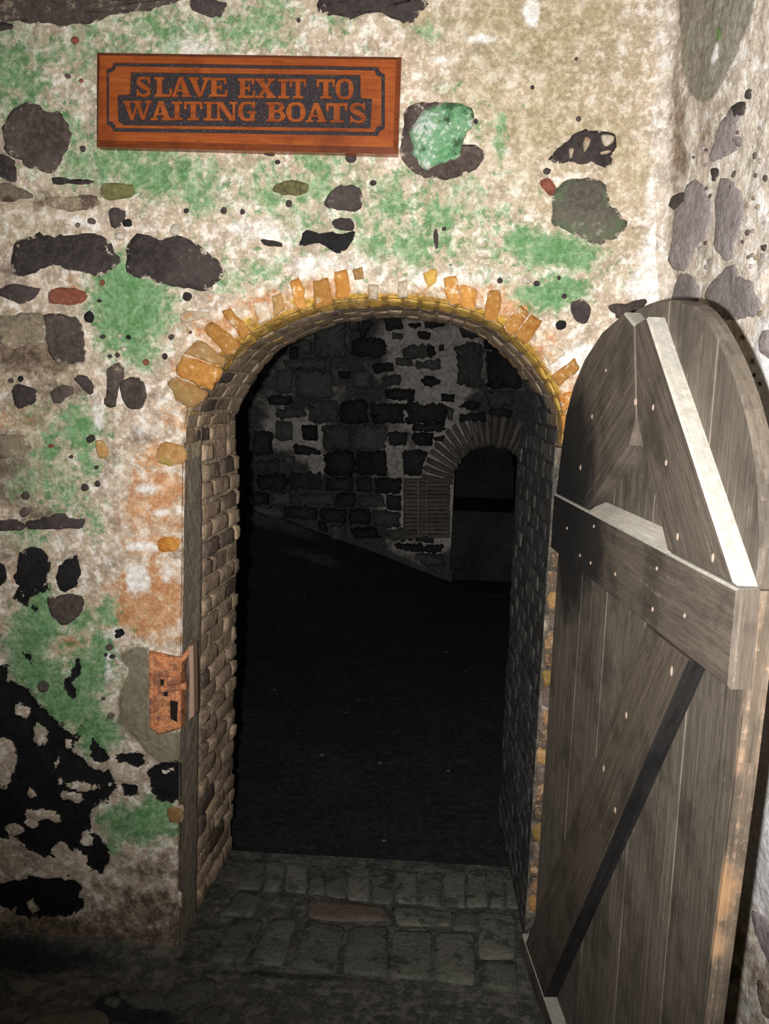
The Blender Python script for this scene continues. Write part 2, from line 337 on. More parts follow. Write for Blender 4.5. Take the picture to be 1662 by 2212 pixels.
BLACK_HOLES = [(42,1537,16,18),(85,1585,15,26),(2,1645,34,62),(70,1712,9,12),(88,1762,36,13),(170,1700,30,12),(150,1722,22,14),(66,1780,22,11),
 (186,1812,20,20),(30,1795,24,12),(120,1770,16,10),(145,1608,7,8),(122,1648,6,9),(130,1690,8,8),(18,1838,50,30),(100,1892,50,12),(130,1840,26,20),
 (68,1960,10,14),(30,1968,8,10),(178,1935,14,12),(360,1664,14,8),(205,1700,5,5),(230,1700,4,4),(48,1286,5,7)]
GREYR = [(262,1412),(300,1400),(325,1400),(326,1570),(400,1578),(404,1640),(358,1662),(300,1606),(254,1560),(262,1480),(276,1450)]
GOLD = [(720,655,120,14,.7),(900,655,100,14,.7),(560,700,60,18,.7),(1060,690,60,16,.65)]
ZB = -0.14
def wall_y(x, z):
    x = np.asarray(x, float); z = np.asarray(z, float)
    return .022 * fbm(x, z, 0, 3.2, 3, 3) + .010 * fbm(x, z, 0, 16, 4, 9) + .004 * fbm(x, z, 0, 60, 3, 21)
def wy1(x, z): return float(wall_y(np.array([x]), np.array([z]))[0])
def corner_x(z): return .605 - .064 * (z - 1.8)

# ------------------------------------------------------------------ arch outline in the wall plane
ARCH = [(-.640,1.32),(-.632,1.440),(-.606,1.506),(-.539,1.605),(-.466,1.667),(-.394,1.705),(-.274,1.751),(-.154,1.767),(-.033,1.767),(.087,1.751),
        (.184,1.714),(.26,1.651),(.325,1.565),(.360,1.482),(.368,1.40)]
def catmull(P, per=8, closed=False):
    P = [np.array(p, float) for p in P]; out = []; n = len(P)
    rng = range(n) if closed else range(n - 1)
    for i in rng:
        p0 = P[(i - 1) % n] if closed or i > 0 else P[i]; p1 = P[i]; p2 = P[(i + 1) % n]
        p3 = P[(i + 2) % n] if closed or i + 2 < n else P[(i + 1) % n]
        for t in np.arange(per) / per:
            out.append(.5 * (2 * p1 + (p2 - p0) * t + (2 * p0 - 5 * p1 + 4 * p2 - p3) * t * t + (3 * p1 - p0 - 3 * p2 + p3) * t ** 3))
    if not closed: out.append(P[-1])
    return out
arc = catmull(ARCH, 8)
outline = [np.array((-.646, ZB))] + arc + [np.array((.372, ZB))]
OP = np.array(outline)
seg = np.hypot(*np.diff(OP, axis=0).T); UL = np.concatenate([[0], np.cumsum(seg)]); ULEN = UL[-1]
def out_at(u):
    return np.stack([np.interp(u, UL, OP[:, 0]), np.interp(u, UL, OP[:, 1])], -1)
def out_n(u):
    d = out_at(np.minimum(u + .012, ULEN)) - out_at(np.maximum(u - .012, 0)); d /= np.linalg.norm(d, axis=-1, keepdims=True)
    return np.stack([d[..., 1], -d[..., 0]], -1)      # towards the inside of the opening
U_L = float(UL[1]); U_R = float(UL[-2])               # spring points along the outline
NOTCH_X, NOTCH_Z, NOTCH_Y, DEPTH = .485, 1.40, .14, .60
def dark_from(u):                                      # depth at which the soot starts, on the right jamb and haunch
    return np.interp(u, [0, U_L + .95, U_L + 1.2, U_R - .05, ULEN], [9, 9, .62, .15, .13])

# ------------------------------------------------------------------ back wall
gx = np.arange(-2.2, .80, .0062); gz = np.arange(ZB, 3.0, .0062)
X, Z = np.meshgrid(gx, gz, indexing='ij'); X = X.ravel(); Z = Z.ravel(); nz = len(gz)
hole = [tuple(p) for p in outline[:-2]] + [(.368, NOTCH_Z), (NOTCH_X, NOTCH_Z), (NOTCH_X, ZB - .3), (-.646, ZB - .3)]
sd = sdf(X, Z, hole)
faces = grid_faces(len(gx), nz)
keep = (sd[faces] > .0015).sum(1) < 3
faces = faces[keep]
cnt = np.unique(faces)
HP = np.array(hole)
near = (np.abs(sd) < .0075)
bedge = np.zeros(len(X), bool)
allc = np.bincount(faces.ravel(), minlength=len(X))
bedge = near & (allc > 0) & (allc < 4)
for i in np.where(bedge)[0]:
    p = np.array((X[i], Z[i])); best = None
    for a, b in zip(HP, np.roll(HP, -1, 0)):
        ab = b - a; t = np.clip((p - a) @ ab / (ab @ ab + 1e-12), 0, 1); q = a + t * ab; d = np.hypot(*(p - q))
        if best is None or d < best[0]: best = (d, q)
    if best[1][1] > ZB: X[i], Z[i] = best[1]
Y = wall_y(X, Z)
sdc = np.clip(-sd, 0, .05)
Y = Y + np.where(Z > 1.42, .030, .012) * np.clip(1 - sdc / np.where(Z > 1.42, .026, .014), 0, 1) ** 2     # softened arris
A = np.zeros((len(X), 4)); B = np.zeros((len(X), 4))
A[:, 0] = .90 * blobs(X, Z, GREEN); A[:, 1] = blobs(X, Z, ORANGE); A[:, 3] = blobs(X, Z, BROWN)
bl = poly_field(X, Z, WL(BLACK_POLY), .055)
for p in BLACK_MORE: bl = np.maximum(bl, poly_field(X, Z, WL(p), .04))
bl = carve(bl, X, Z, BLACK_HOLES, .045); A[:, 2] = bl
Y = Y + .006 * np.clip((bl - .4) * 4, 0, 1)           # the plaster skin has fallen where the wall is black
B[:, 0] = blobs(X, Z, WHITE); B[:, 1] = poly_field(X, Z, WL(GREYR), .05); B[:, 2] = blobs(X, Z, TAN); B[:, 3] = np.maximum(blobs(X, Z, GOLD), .80 * np.exp(-(sdc / .020) ** 2) * (Z > 1.46))
Y = Y - .006 * np.clip((B[:, 1] - .4) * 4, 0, 1)
used = np.zeros(len(X), bool); used[faces.ravel()] = True
idx = np.cumsum(used) - 1
wall = mesh('wall_back', np.stack([X, Y, Z], -1)[used], idx[faces].tolist(), M_wall, smooth=True, attrs={'A': A[used], 'B': B[used]},
            kind='structure', label='old plastered rubble wall with green algae and an arched doorway')

# ---- generic stone / brick piece
def piece(name, pts, to3, mat, parent, proud=.008, jit=.03, n=None, bury=.02, edge=.10, smooth=True, seed=None, dome=.3, sharp=False, ragged=0.0, crust=None):
    """pts: outline in surface coordinates; to3(a, b, d): surface coordinates + height -> world"""
    P = [np.array(p, float) for p in pts]
    c = sum(P) / len(P); size = max(np.ptp([p[0] for p in P]), np.ptp([p[1] for p in P]))
    if sharp:
        Q = []
        for i in range(len(P)):
            a, b = P[i], P[(i + 1) % len(P)]
            for t in (.08, .5, .92): Q.append(a + (b - a) * t)
    else:
        per = 3 if len(P) < 7 else 2
        if size > .12: per += 1
        Q = catmull(P, per, True)
    rg = random.Random(seed if seed is not None else int(abs(c[0] * 7919 + c[1] * 104729) * 1000) % 999983)
    Q = [q + np.array([rg.uniform(-1, 1), rg.uniform(-1, 1)]) * size * jit for q in Q]
    if ragged:
        R_2 = []; step_ = .014 if size > .05 else .007
        for a, b in zip(Q, Q[1:] + Q[:1]):
            k_ = max(1, int(round(np.linalg.norm(b - a) / step_)))
            R_2 += [a + (b - a) * t / k_ for t in range(k_)]
        Q2 = np.array(R_2); am = min(ragged, .10 * size)
        Q2 = Q2 + am * 2.6 * np.stack([fbm(Q2[:, 0], Q2[:, 1], 3.3, 38, 3, 91), fbm(Q2[:, 0], Q2[:, 1], 7.7, 38, 3, 95)], -1)
        Q = list(Q2)
    m = len(Q); V = []; Fc = []
    tilt = (rg.uniform(-.25, .25), rg.uniform(-.25, .25))
    rings = [(1.0, -bury), (1.0, proud * .35), (1 - edge, proud), (.5, proud * (1 + dome))]
    for k, (s, d) in enumerate(rings):
        for q in Q:
            w = c + (q - c) * s
            dd = d
            if k >= 2: dd = d + proud * (tilt[0] * (w - c)[0] + tilt[1] * (w - c)[1]) / (size + 1e-6) * 2 + rg.uniform(-.12, .12) * proud
            V.append((w[0], w[1], dd))
    V.append((c[0], c[1], proud * (1 + dome)))
    V = np.array(V); V = np.stack([np.broadcast_to(q, len(V)) for q in to3(V[:, 0], V[:, 1], V[:, 2])], -1)
    for k in range(len(rings) - 1):
        for i in range(m):
            j = (i + 1) % m; Fc.append((k * m + i, k * m + j, (k + 1) * m + j, (k + 1) * m + i))
    for i in range(m): Fc.append(((len(rings) - 1) * m + i, (len(rings) - 1) * m + (i + 1) % m, len(V) - 1))
    at = None
    if crust:
        c4 = np.zeros((len(V), 4)); c4[:2 * m, 0] = crust; c4[2 * m:3 * m, 0] = crust * .55; c4[3 * m:, 0] = crust * .05
        at = {'crust': c4}
    return mesh(name, V, Fc, mat, parent, smooth=smooth, attrs=at)
def to_back(x, z, d): return (x, wall_y(x, z) - d, z)
def wall_stone(pts, mat, proud=.0045, name='stone', jit=.012, **k):
    k.setdefault('ragged', .011); k.setdefault('crust', .62); k.setdefault('edge', .16)
    return piece(name, WL(pts), to_back, mat, wall, proud, jit, **k)
def disc(cx, cy, r, ry=None, n=7): return [(cx + r * math.cos(a * 2 * math.pi / n + cx), cy + (ry or r) * math.sin(a * 2 * math.pi / n + cx)) for a in range(n)]

STONES = [
 ([(-40,-20),(368,-10),(366,12),(300,25),(215,38),(150,50),(100,52),(45,45),(-40,42)], S_brown),
 ([(-20,46),(25,50),(24,64),(-20,68)], S_dark), ([(415,-6),(450,-4),(490,4),(489,25),(470,40),(440,33),(416,20)], S_dark),
 ([(698,-8),(830,-6),(915,5),(920,20),(885,46),(850,42),(810,30),(740,40),(700,38)], S_dark),
 ([(10,280),(30,245),(55,224),(75,226),(100,240),(135,253),(150,280),(155,310),(130,350),(110,372),(85,368),(30,345),(12,320)], S_brown),
 ([(-10,330),(30,350),(38,390),(20,392),(-10,372)], S_dark), ([(-10,395),(60,410),(70,425),(30,436),(-10,430)], S_tan),
 ([(108,390),(120,382),(195,391),(198,400),(150,402),(112,400)], S_dark), ([(223,398),(285,400),(284,425),(226,430)], S_olive),
 ([(105,427),(200,420),(215,445),(150,458),(102,445)], S_tan), ([(235,462),(245,449),(270,456),(262,490),(241,488)], S_dark),
 ([(28,535),(60,515),(85,502),(120,510),(185,503),(232,510),(253,545),(250,580),(210,595),(160,585),(110,572),(60,595),(25,590)], S_dark),
 ([(272,540),(285,513),(330,505),(350,519),(400,510),(445,545),(484,575),(475,610),(430,628),(330,610),(280,590)], S_dark),
 ([(-10,625),(30,612),(75,620),(80,640),(40,655),(8,640)], S_dark), ([(102,635),(130,622),(165,622),(190,640),(180,655),(140,662),(105,655)], S_red),
 ([(585,405),(625,388),(663,400),(663,415),(625,423),(600,415)], S_olive), ([(698,440),(715,412),(740,403),(778,410),(780,445),(750,456),(710,450)], S_dark),
 ([(720,475),(745,472),(762,478),(760,498),(722,490)], S_dark), ([(650,520),(665,502),(710,505),(760,502),(762,520),(735,545),(700,530),(655,528)], S_black),
 ([(563,520),(580,516),(610,527),(605,535),(570,530)], S_dark), ([(565,322),(598,322),(592,336),(572,334)], S_dark), ([(748,330),(770,332),(766,350),(750,348)], S_dark),
 ([(868,300),(884,228),(930,224),(965,240),(1002,325),(1030,318),(1046,335),(1030,360),(990,385),(925,380),(880,360)], S_brown),
 ([(1185,342),(1200,325),(1225,310),(1250,286),(1290,283),(1328,296),(1327,335),(1310,360),(1250,354),(1205,354)], S_dark),
 ([(1168,390),(1190,388),(1200,410),(1190,425),(1172,405)], S_red),
 ([(1192,420),(1215,396),(1255,386),(1310,400),(1320,440),(1340,465),(1355,490),(1330,515),(1290,528),(1240,505),(1200,490),(1194,450)], S_mossy),
 ([(1236,652),(1262,646),(1277,665),(1270,698),(1246,695),(1236,675)], S_dark), ([(1201,700),(1210,691),(1223,694),(1224,708),(1213,714),(1203,710)], S_black),
 ([(1312,662),(1360,655),(1395,650),(1390,668),(1340,690),(1325,680)], S_brown),
 ([(98,690),(110,680),(165,685),(178,720),(180,780),(125,785),(102,760)], S_brown), ([(-10,686),(95,682),(97,735),(50,745),(-10,742)], S_tan),
 ([(182,680),(196,672),(204,682),(199,696),(185,694)], S_black), ([(30,830),(75,840),(80,862),(60,878),(30,876)], S_dark),
 ([(160,815),(185,810),(205,835),(200,850),(185,845),(170,830)], S_dark), ([(110,842),(150,830),(160,845),(140,860),(135,872),(115,868)], S_brown),
 ([(225,865),(235,815),(245,790),(262,790),(268,810),(260,830),(255,860),(250,880),(230,880)], S_brown),
 ([(264,818),(300,812),(318,840),(315,870),(300,885),(275,880),(264,860)], S_brown), ([(205,955),(225,955),(233,985),(215,990)], B_rust),
 ([(186,945),(200,938),(205,950),(194,958),(186,955)], S_dark), ([(-10,946),(50,940),(66,965),(50,985),(-10,990)], S_tan),
 ([(60,1122),(110,1113),(180,1118),(178,1138),(150,1145),(100,1140),(62,1138)], S_dark), ([(-10,1128),(40,1124),(58,1136),(30,1150),(-10,1147)], S_dark),
 ([(32,1235),(45,1195),(70,1183),(95,1190),(108,1215),(105,1245),(95,1268),(60,1275),(38,1260)], S_black),
 ([(122,1232),(140,1211),(165,1196),(170,1240),(165,1270),(126,1274)], S_black), ([(-10,1218),(8,1222),(15,1245),(8,1262),(-10,1262)], S_black),
 ([(100,1292),(130,1285),(175,1290),(178,1320),(140,1350),(110,1335)], S_brown), ([(940,498),(948,500),(946,538),(938,535)], S_dark),
 ([(80,1478),(95,1470),(106,1480),(100,1496),(84,1494)], S_mossy), ([(430,668),(452,664),(452,676),(434,680)], S_pebble),
]
for pts, m in STONES: wall_stone(pts, m)
wall_stone([(890,285),(905,250),(945,228),(1000,228),(1024,240),(1018,270),(1003,300),(1000,338),(960,352),(912,362),(894,330)], S_green, .012)
for pts, m in [([(1258,312),(1264,298),(1276,302),(1272,318),(1262,330)], S_cream), ([(1300,292),(1326,296),(1322,312),(1306,318),(1298,306)], S_cream), ([(1228,326),(1240,322),(1238,336),(1231,346)], S_cream), ([(1296,330),(1318,326),(1314,332),(1298,335)], S_cream)]:
    wall_stone(pts, m, .010, 'pebble')
DOTS = [(275,482,10,S_black),(261,510,10,S_pebble),(378,497,12,S_pebble),(197,478,9,S_brown),(524,458,6,S_dark),(403,456,6,S_dark),(806,395,8,S_dark),(1250,258,6,S_brown),
 (1446,122,5,S_black),(1182,371,8,S_dark),(1137,605,11,S_pebble),(1160,612,8,S_dark),(405,642,10,S_dark),(222,610,6,S_red),(222,727,6,S_dark),(278,729,6,S_black),
 (370,728,6,S_brown),(357,770,6,S_dark),(316,783,7,S_red),(238,770,5,S_dark),(254,767,5,S_dark),(412,718,4,S_dark),(45,818,6,S_black),(24,822,6,S_brown),(111,963,6,S_red),
 (155,986,5,S_dark),(208,1010,5,S_dark),(210,1045,6,S_dark),(183,1053,9,S_dark),(55,1072,9,S_brown),(52,1107,10,S_brown),(236,1399,8,S_brown),(228,1415,4,S_dark),
 (243,1418,6,S_dark),(224,1508,5,S_brown),(240,1545,8,S_brown),(135,1565,5,S_brown),(646,45,5,S_dark),(147,165,6,S_brown),(176,175,5,S_red),(161,86,9,S_red),(600,350,6,S_dark),
 (624,440,7,S_dark),(485,455,7,S_dark),(960,495,5,S_dark),(1081,606,6,S_dark),(1220,640,6,S_dark),(1208,600,4,S_dark),(180,322,6,S_dark),(12,350,8,S_dark),(660,330,5,S_dark),
 (146,480,8,S_pebble),(345,470,7,S_pebble),(168,486,5,S_brown),(215,650,5,S_dark),(260,726,5,S_pebble),(268,754,7,S_pebble),(1028,262,5,S_dark),(1150,190,4,S_dark),(1245,128,4,S_brown)]
for (a, b, r, m) in DOTS: wall_stone(disc(a, b, r, r * random.uniform(.75, 1.25)), m, .006, 'pebble', jit=.05, crust=.3)
# quoin blocks and bricks of the left jamb
for pts, m in [([(345,958),(394,964),(394,1003),(340,998)], B_rust), ([(345,1165),(384,1163),(382,1189),(340,1190)], B_orange), ([(362,1748),(392,1745),(392,1778),(366,1776)], B_rust)]:
    wall_stone(pts, m, .004, 'brick', jit=.015)
# orange bricks of the arch ring (nearest pixels of the zoomed crop turned back to the frame)
zz = lambda L: [(340 + .5897 * a, 560 + .5897 * b) for a, b in L]
RING = [
 ([(38,447),(70,424),(178,482),(165,520),(128,542),(68,522)], B_rust), ([(64,402),(102,345),(238,405),(200,478),(178,476),(70,420)], B_orange),
 ([(110,330),(152,292),(246,358),(236,398),(104,342)], B_rust), ([(174,256),(204,226),(306,312),(284,345),(250,350)], B_orange),
 ([(234,190),(268,178),(345,268),(312,302)], B_orange), ([(84,205),(110,186),(194,190),(200,214),(132,232),(94,236)], S_cream),
 ([(415,132),(454,120),(466,182),(430,214)], B_rust), ([(478,82),(524,66),(540,130),(548,178),(510,184)], B_orange),
 ([(568,82),(624,60),(640,164),(576,182)], B_orange), ([(645,42),(698,30),(702,138),(652,150)], B_orange), ([(716,36),(752,28),(756,70),(722,76)], B_rust),
 ([(974,52),(1024,40),(1026,84),(992,110)], B_gold), ([(1050,72),(1098,60),(1112,168),(1062,164)], B_orange),
 ([(1106,90),(1168,100),(1166,192),(1114,182)], B_orange), ([(1214,118),(1266,116),(1242,234),(1196,222)], B_orange),
 ([(1266,248),(1324,168),(1366,200),(1306,282)], B_orange), ([(1310,284),(1370,202),(1412,228),(1348,314)], B_orange),
 ([(1440,430),(1530,362),(1550,402),(1470,466)], B_orange), ([(1466,496),(1566,472),(1562,530),(1486,556)], B_orange),
 ([(1478,574),(1556,562),(1540,640),(1500,662)], B_orange), ([(770,90),(812,92),(808,146),(772,148)], S_cream), ([(880,80),(916,78),(920,140),(884,146)], S_cream),
 ([(350,160),(400,150),(420,215),(372,240)], S_cream), ([(1410,330),(1450,310),(1500,350),(1432,392)], S_cream)]
for pts, m in RING: wall_stone(zz(pts), m, .005, 'brick', jit=.012, sharp=True, ragged=.007, crust=.55)

# ------------------------------------------------------------------ reveal of the doorway
nu, nv = 420, 34
uu = np.linspace(0, ULEN, nu); Ug, Tg = np.meshgrid(uu, np.linspace(0, 1, nv), indexing='ij')
y0 = np.where((Ug > U_R) , NOTCH_Y, 0.006)
yend = np.where(Ug > U_R - .10, 1.0, DEPTH)
yend = np.interp(Ug, [0, U_R - .12, U_R + .02, ULEN], [DEPTH, DEPTH, 1.0, 1.0])
Yg = y0 + (yend - y0) * Tg
def rev_d(u, y):
    d = .010 * fbm(u, y, 0, 9, 4, 31) + .004 * fbm(u, y, 0, 40, 3, 33)
    return np.where(y < .03, d * y / .03, d)
def rev3(u, y, d):
    p = out_at(u); nn = out_n(u); q = p + nn * (np.asarray(d)[..., None] if np.ndim(d) else d)
    return q
def taper(u, y): return .012 * np.clip(y / .09, 0, 1) * np.clip((u - U_L - .1) / .2, 0, 1) * np.clip((U_R - .1 - u) / .2, 0, 1) + .042 * np.clip(y / .6, 0, 1) * np.clip((U_L + .35 - u) / .45, 0, 1)
d_ = rev_d(Ug, Yg) + taper(Ug, Yg) - np.where((Ug < U_L + .12) & (Yg > .195), .010, 0) - .004
q = rev3(Ug, Yg, d_)
q[..., 0] -= np.interp(Yg, [.14, 1.0], [0, .018]) * (Ug > U_R - .1)
RA = np.zeros((nu * nv, 4)); RB = np.zeros((nu * nv, 4))
uf, yf = Ug.ravel(), Yg.ravel()
arcm = np.clip((uf - U_L - .05) / .1, 0, 1) * np.clip((U_R + .05 - uf) / .1, 0, 1)
RB[:, 3] = arcm * np.clip(1.25 - yf / .16, 0, 1)
RB[:, 1] = np.clip((U_L + .03 - uf) / .05, 0, 1) * np.clip((.215 - yf) / .02, 0, 1)
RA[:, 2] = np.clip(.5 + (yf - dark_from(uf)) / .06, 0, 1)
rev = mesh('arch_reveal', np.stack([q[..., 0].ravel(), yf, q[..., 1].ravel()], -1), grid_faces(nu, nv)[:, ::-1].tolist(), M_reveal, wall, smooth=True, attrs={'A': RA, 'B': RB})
def to_rev(u, y, d):
    nn = out_n(u)
    w = out_at(u) + nn * (d + rev_d(u, y) + taper(u, y) - .004 - np.where((u < U_L + .12) & (y > .195), .010, 0))[:, None]
    w[:, 0] -= np.interp(y, [.14, 1.0], [0, .018]) * (u > U_R - .1)
    return (w[:, 0], y, w[:, 1])
rg = random.Random(5); course = .058; nb = 0
u = .05
k = 0
while u < ULEN - .06:
    left = u < U_L + .02; right = u > U_R
    ys = .205 if left else (.145 if right else .012)
    ye = 1.0 if right else DEPTH
    off = (k % 2) * .085; cs = .046 if U_L < u < U_R - .03 else course
    a = ys
    first = True
    while a < ye - .02:
        ln = rg.uniform(.15, .20)
        if not left and not right and first: ln = .105
        elif first: ln = .09 + off
        b = min(a + ln, ye - .003)
        if b - a > .03:
            c0 = u + rg.uniform(-.003, .003); dk = float(dark_from(np.array(c0)))
            mid = (a + b) / 2
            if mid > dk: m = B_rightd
            elif left or u < U_L + .25: m = B_rev if rg.random() < .82 else B_rev2
            elif first: m = B_gold
            else: m = B_sof
            g = .005
            pr = rg.uniform(.008, .014) if left else rg.uniform(.002, .006)
            if rg.random() < .06: pr *= .2
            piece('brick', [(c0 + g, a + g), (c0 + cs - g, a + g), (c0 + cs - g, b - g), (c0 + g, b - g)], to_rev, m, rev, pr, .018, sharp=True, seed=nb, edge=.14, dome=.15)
            nb += 1
        a = b; first = False
    u += cs; k += 1
print('reveal bricks', nb)
# stepped rebate on the hinge side
zs = np.linspace(ZB, NOTCH_Z + .01, 120); xs = np.linspace(.366, NOTCH_X + .02, 10)
XX, ZZ = np.meshgrid(xs, zs, indexing='ij'); yy = NOTCH_Y + .01 * fbm(XX, ZZ, 0, 14, 4, 5)
ra = np.zeros((XX.size, 4)); rb = np.zeros((XX.size, 4)); rb[:, 3] = .25; ra[:, 2] = .56
mesh('rebate_face', np.stack([XX.ravel(), yy.ravel(), ZZ.ravel()], -1), grid_faces(10, 120).tolist(), M_reveal, wall, smooth=True, attrs={'A': ra, 'B': rb})
mesh('rebate_side', [(NOTCH_X, -.02, ZB), (NOTCH_X, NOTCH_Y + .02, ZB), (NOTCH_X, NOTCH_Y + .02, NOTCH_Z), (NOTCH_X, -.02, NOTCH_Z), (.35, -.01, NOTCH_Z), (.35, NOTCH_Y + .02, NOTCH_Z)],
     [(0, 1, 2, 3), (3, 2, 5, 4)], B_rev, wall)
z_ = 0.0; kk = 0
while z_ < NOTCH_Z - .06:
    piece('brick', [(.374, z_ + .004), (.47, z_ + .004), (.47, z_ + .054), (.374, z_ + .054)], lambda x, z, d: (x, NOTCH_Y + .003 - d, z),
          [B_rust, B_rev2, B_reb, B_reb][kk * 7 % 4], wall, .008, .03, sharp=True, seed=kk, ragged=.012)
    z_ += .058; kk += 1

# ------------------------------------------------------------------ right wall
SPL = .16
NR = np.array([1, SPL, .064]); PR = (.605, 0, 1.8)
def RW(px, py): p = on(px, py, PR, NR); return (p[1], p[2])
ya = np.arange(-2.2, .06, .0085); za = np.arange(ZB, 3.0, .0085)
YA, ZA = np.meshgrid(ya, za, indexing='ij'); yr, zr = YA.ravel(), ZA.ravel()
def right_d(y, z):
    y = np.asarray(y, float); z = np.asarray(z, float)
    return .03 * fbm(y, z, 5, 3, 3, 41) + .014 * fbm(y, z, 5, 18, 4, 42) + .005 * fbm(y, z, 5, 70, 3, 44)
def right_x(y, z): 
    return corner_x(z) - SPL * y + right_d(y, z) - .035 * np.clip((y + .045) / .05, 0, 1) ** 2
xr = right_x(yr, zr)
A2 = np.zeros((len(yr), 4)); B2 = np.zeros((len(yr), 4))
def rpoly(pts, soft=.05): return poly_field(yr, zr, [RW(*p) for p in pts], soft)
def rblob(lst):
    f = np.zeros_like(yr)
    for (cx, cy, ry, rz, s) in lst:
        a, b = RW(cx, cy); f = np.maximum(f, s * np.exp(-.55 * (((yr - a) / ry) ** 2 + ((zr - b) / rz) ** 2)))
    return f
B2[:, 1] = rpoly([(1462,-60),(1660,-60),(1628,40),(1600,110),(1565,195),(1520,228),(1490,195),(1474,100)])
B2[:, 0] = rblob([(1557,115,.022,.028,.75),(1650,860,.09,.18,.75),(1655,1100,.1,.3,.7),(1640,1700,.14,.28,.95),(1650,1500,.12,.2,.8),(1640,500,.1,.2,.45),(1648,300,.06,.2,.35)])
A2[:, 0] = rblob([(1566,75,.016,.018,.8),(1555,15,.012,.01,.7)])
A2[:, 3] = rblob([(1470,300,.05,.4,.6),(1530,280,.1,.1,.5),(1450,600,.05,.1,.4),(1640,2100,.2,.1,.5)])
wr = mesh('wall_right', np.stack([xr, yr, zr], -1), grid_faces(len(ya), len(za))[:, ::-1].tolist(), M_right, smooth=True, attrs={'A': A2, 'B': B2},
          kind='structure', label='pale sandy rubble wall behind the open door')
def to_right(y, z, d): return (right_x(y, z) - d, y, z)
for pts, m in [([(1530,342),(1545,300),(1568,257),(1590,235),(1605,240),(1598,285),(1590,320),(1550,345)], S_purple), ([(1584,236),(1600,222),(1616,224),(1608,248),(1594,252)], S_dark),
    ([(1616,196),(1626,194),(1622,214),(1614,212)], S_dark),
    ([(1455,560),(1462,480),(1475,430),(1495,392),(1512,398),(1536,450),(1531,500),(1500,545),(1480,583),(1457,580)], S_purple), ([(1456,440),(1464,425),(1484,415),(1478,440),(1462,456)], S_dark),
    ([(1548,520),(1548,420),(1558,388),(1580,386),(1605,440),(1600,490),(1580,558),(1560,556)], S_purple), ([(1455,640),(1465,597),(1485,588),(1509,610),(1506,655),(1470,670)], S_purple),
    ([(1528,640),(1545,602),(1575,575),(1590,577),(1600,602),(1630,615),(1641,640),(1642,672),(1590,692),(1545,672)], S_purple), ([(1648,728),(1672,715),(1680,775),(1650,762)], S_purple),
    ([(1625,1965),(1650,1985),(1672,2020),(1675,2095),(1640,2045)], S_purple), ([(1578,2078),(1600,2090),(1610,2106),(1592,2124),(1578,2118)], S_tan),
    ([(1640,2120),(1668,2140),(1668,2200),(1650,2190)], S_tan), ([(1536,366),(1548,364),(1548,382),(1540,392)], S_dark), ([(1588,300),(1600,294),(1602,312),(1590,316)], S_purple)]:
    piece('stone', [RW(*p) for p in pts], to_right, m, wr, .005, .015, ragged=.010, crust=.5)
for i in range(70):
    px, py = random.uniform(1500, 1661), random.uniform(240, 900)
    a, b = RW(px, py); r = random.uniform(.003, .007)
    piece('pebble', [(a + r * math.cos(t) , b + r * math.sin(t)) for t in np.arange(6) * 1.047], to_right, random.choice([S_purple, S_brown, S_tan]), wr, .004, .08, seed=i)

# ------------------------------------------------------------------ floors
ZF = -.112
xa = np.arange(-2.2, .85, .012); yb = np.arange(-2.6, .04, .012)
XA, YB = np.meshgrid(xa, yb, indexing='ij'); xf, yf2 = XA.ravel(), YB.ravel()
def floor_z(x, y):
    x = np.asarray(x, float); y = np.asarray(y, float)
    return ZF + .018 * fbm(x, y, 9, 5, 4, 51) + .05 * np.clip((y + .16) / .2, 0, 1) ** 2 * np.clip((-.60 - x) / .08, 0, 1)
fA = np.zeros((len(xf), 4)); fB = np.zeros((len(xf), 4))
def fp(px, py): return FLr(px, py, ZF)
def fblob(lst):
    f = np.zeros_like(xf)
    for (cx, cy, rx, ry, s) in lst:
        a, b = fp(cx, cy); f = np.maximum(f, s * np.exp(-.55 * (((xf - a) / rx) ** 2 + ((yf2 - b) / ry) ** 2)))
    return f
fA[:, 2] = fblob([(60,2080,.25,.06,.75),(250,2165,.06,.05,.9),(300,2195,.12,.04,.8),(620,2110,.35,.02,.6),(900,2180,.3,.04,.35)])
flr = mesh('floor', np.stack([xf, yf2, floor_z(xf, yf2)], -1), grid_faces(len(xa), len(yb)).tolist(), M_floor, smooth=True, attrs={'A': fA, 'B': fB}, kind='structure', label='dark trodden floor in front of the doorway')
def to_floor(x, y, d): return (x, y, floor_z(x, y) + d)
for pts in [[(355,2165),(385,2128),(440,2116),(465,2120),(455,2165),(400,2186)], [(262,2140),(345,2142),(352,2165),(310,2178),(268,2160)], [(60,2205),(215,2185),(222,2230),(70,2240)],
            [(10,2120),(60,2112),(90,2130),(40,2150)], [(230,2152),(262,2158),(250,2176),(226,2170)], [(420,2195),(470,2170),(500,2200),(440,2225)]]:
    piece('stone', [fp(*p) for p in pts], to_floor, B_thr, flr, .006, .02)
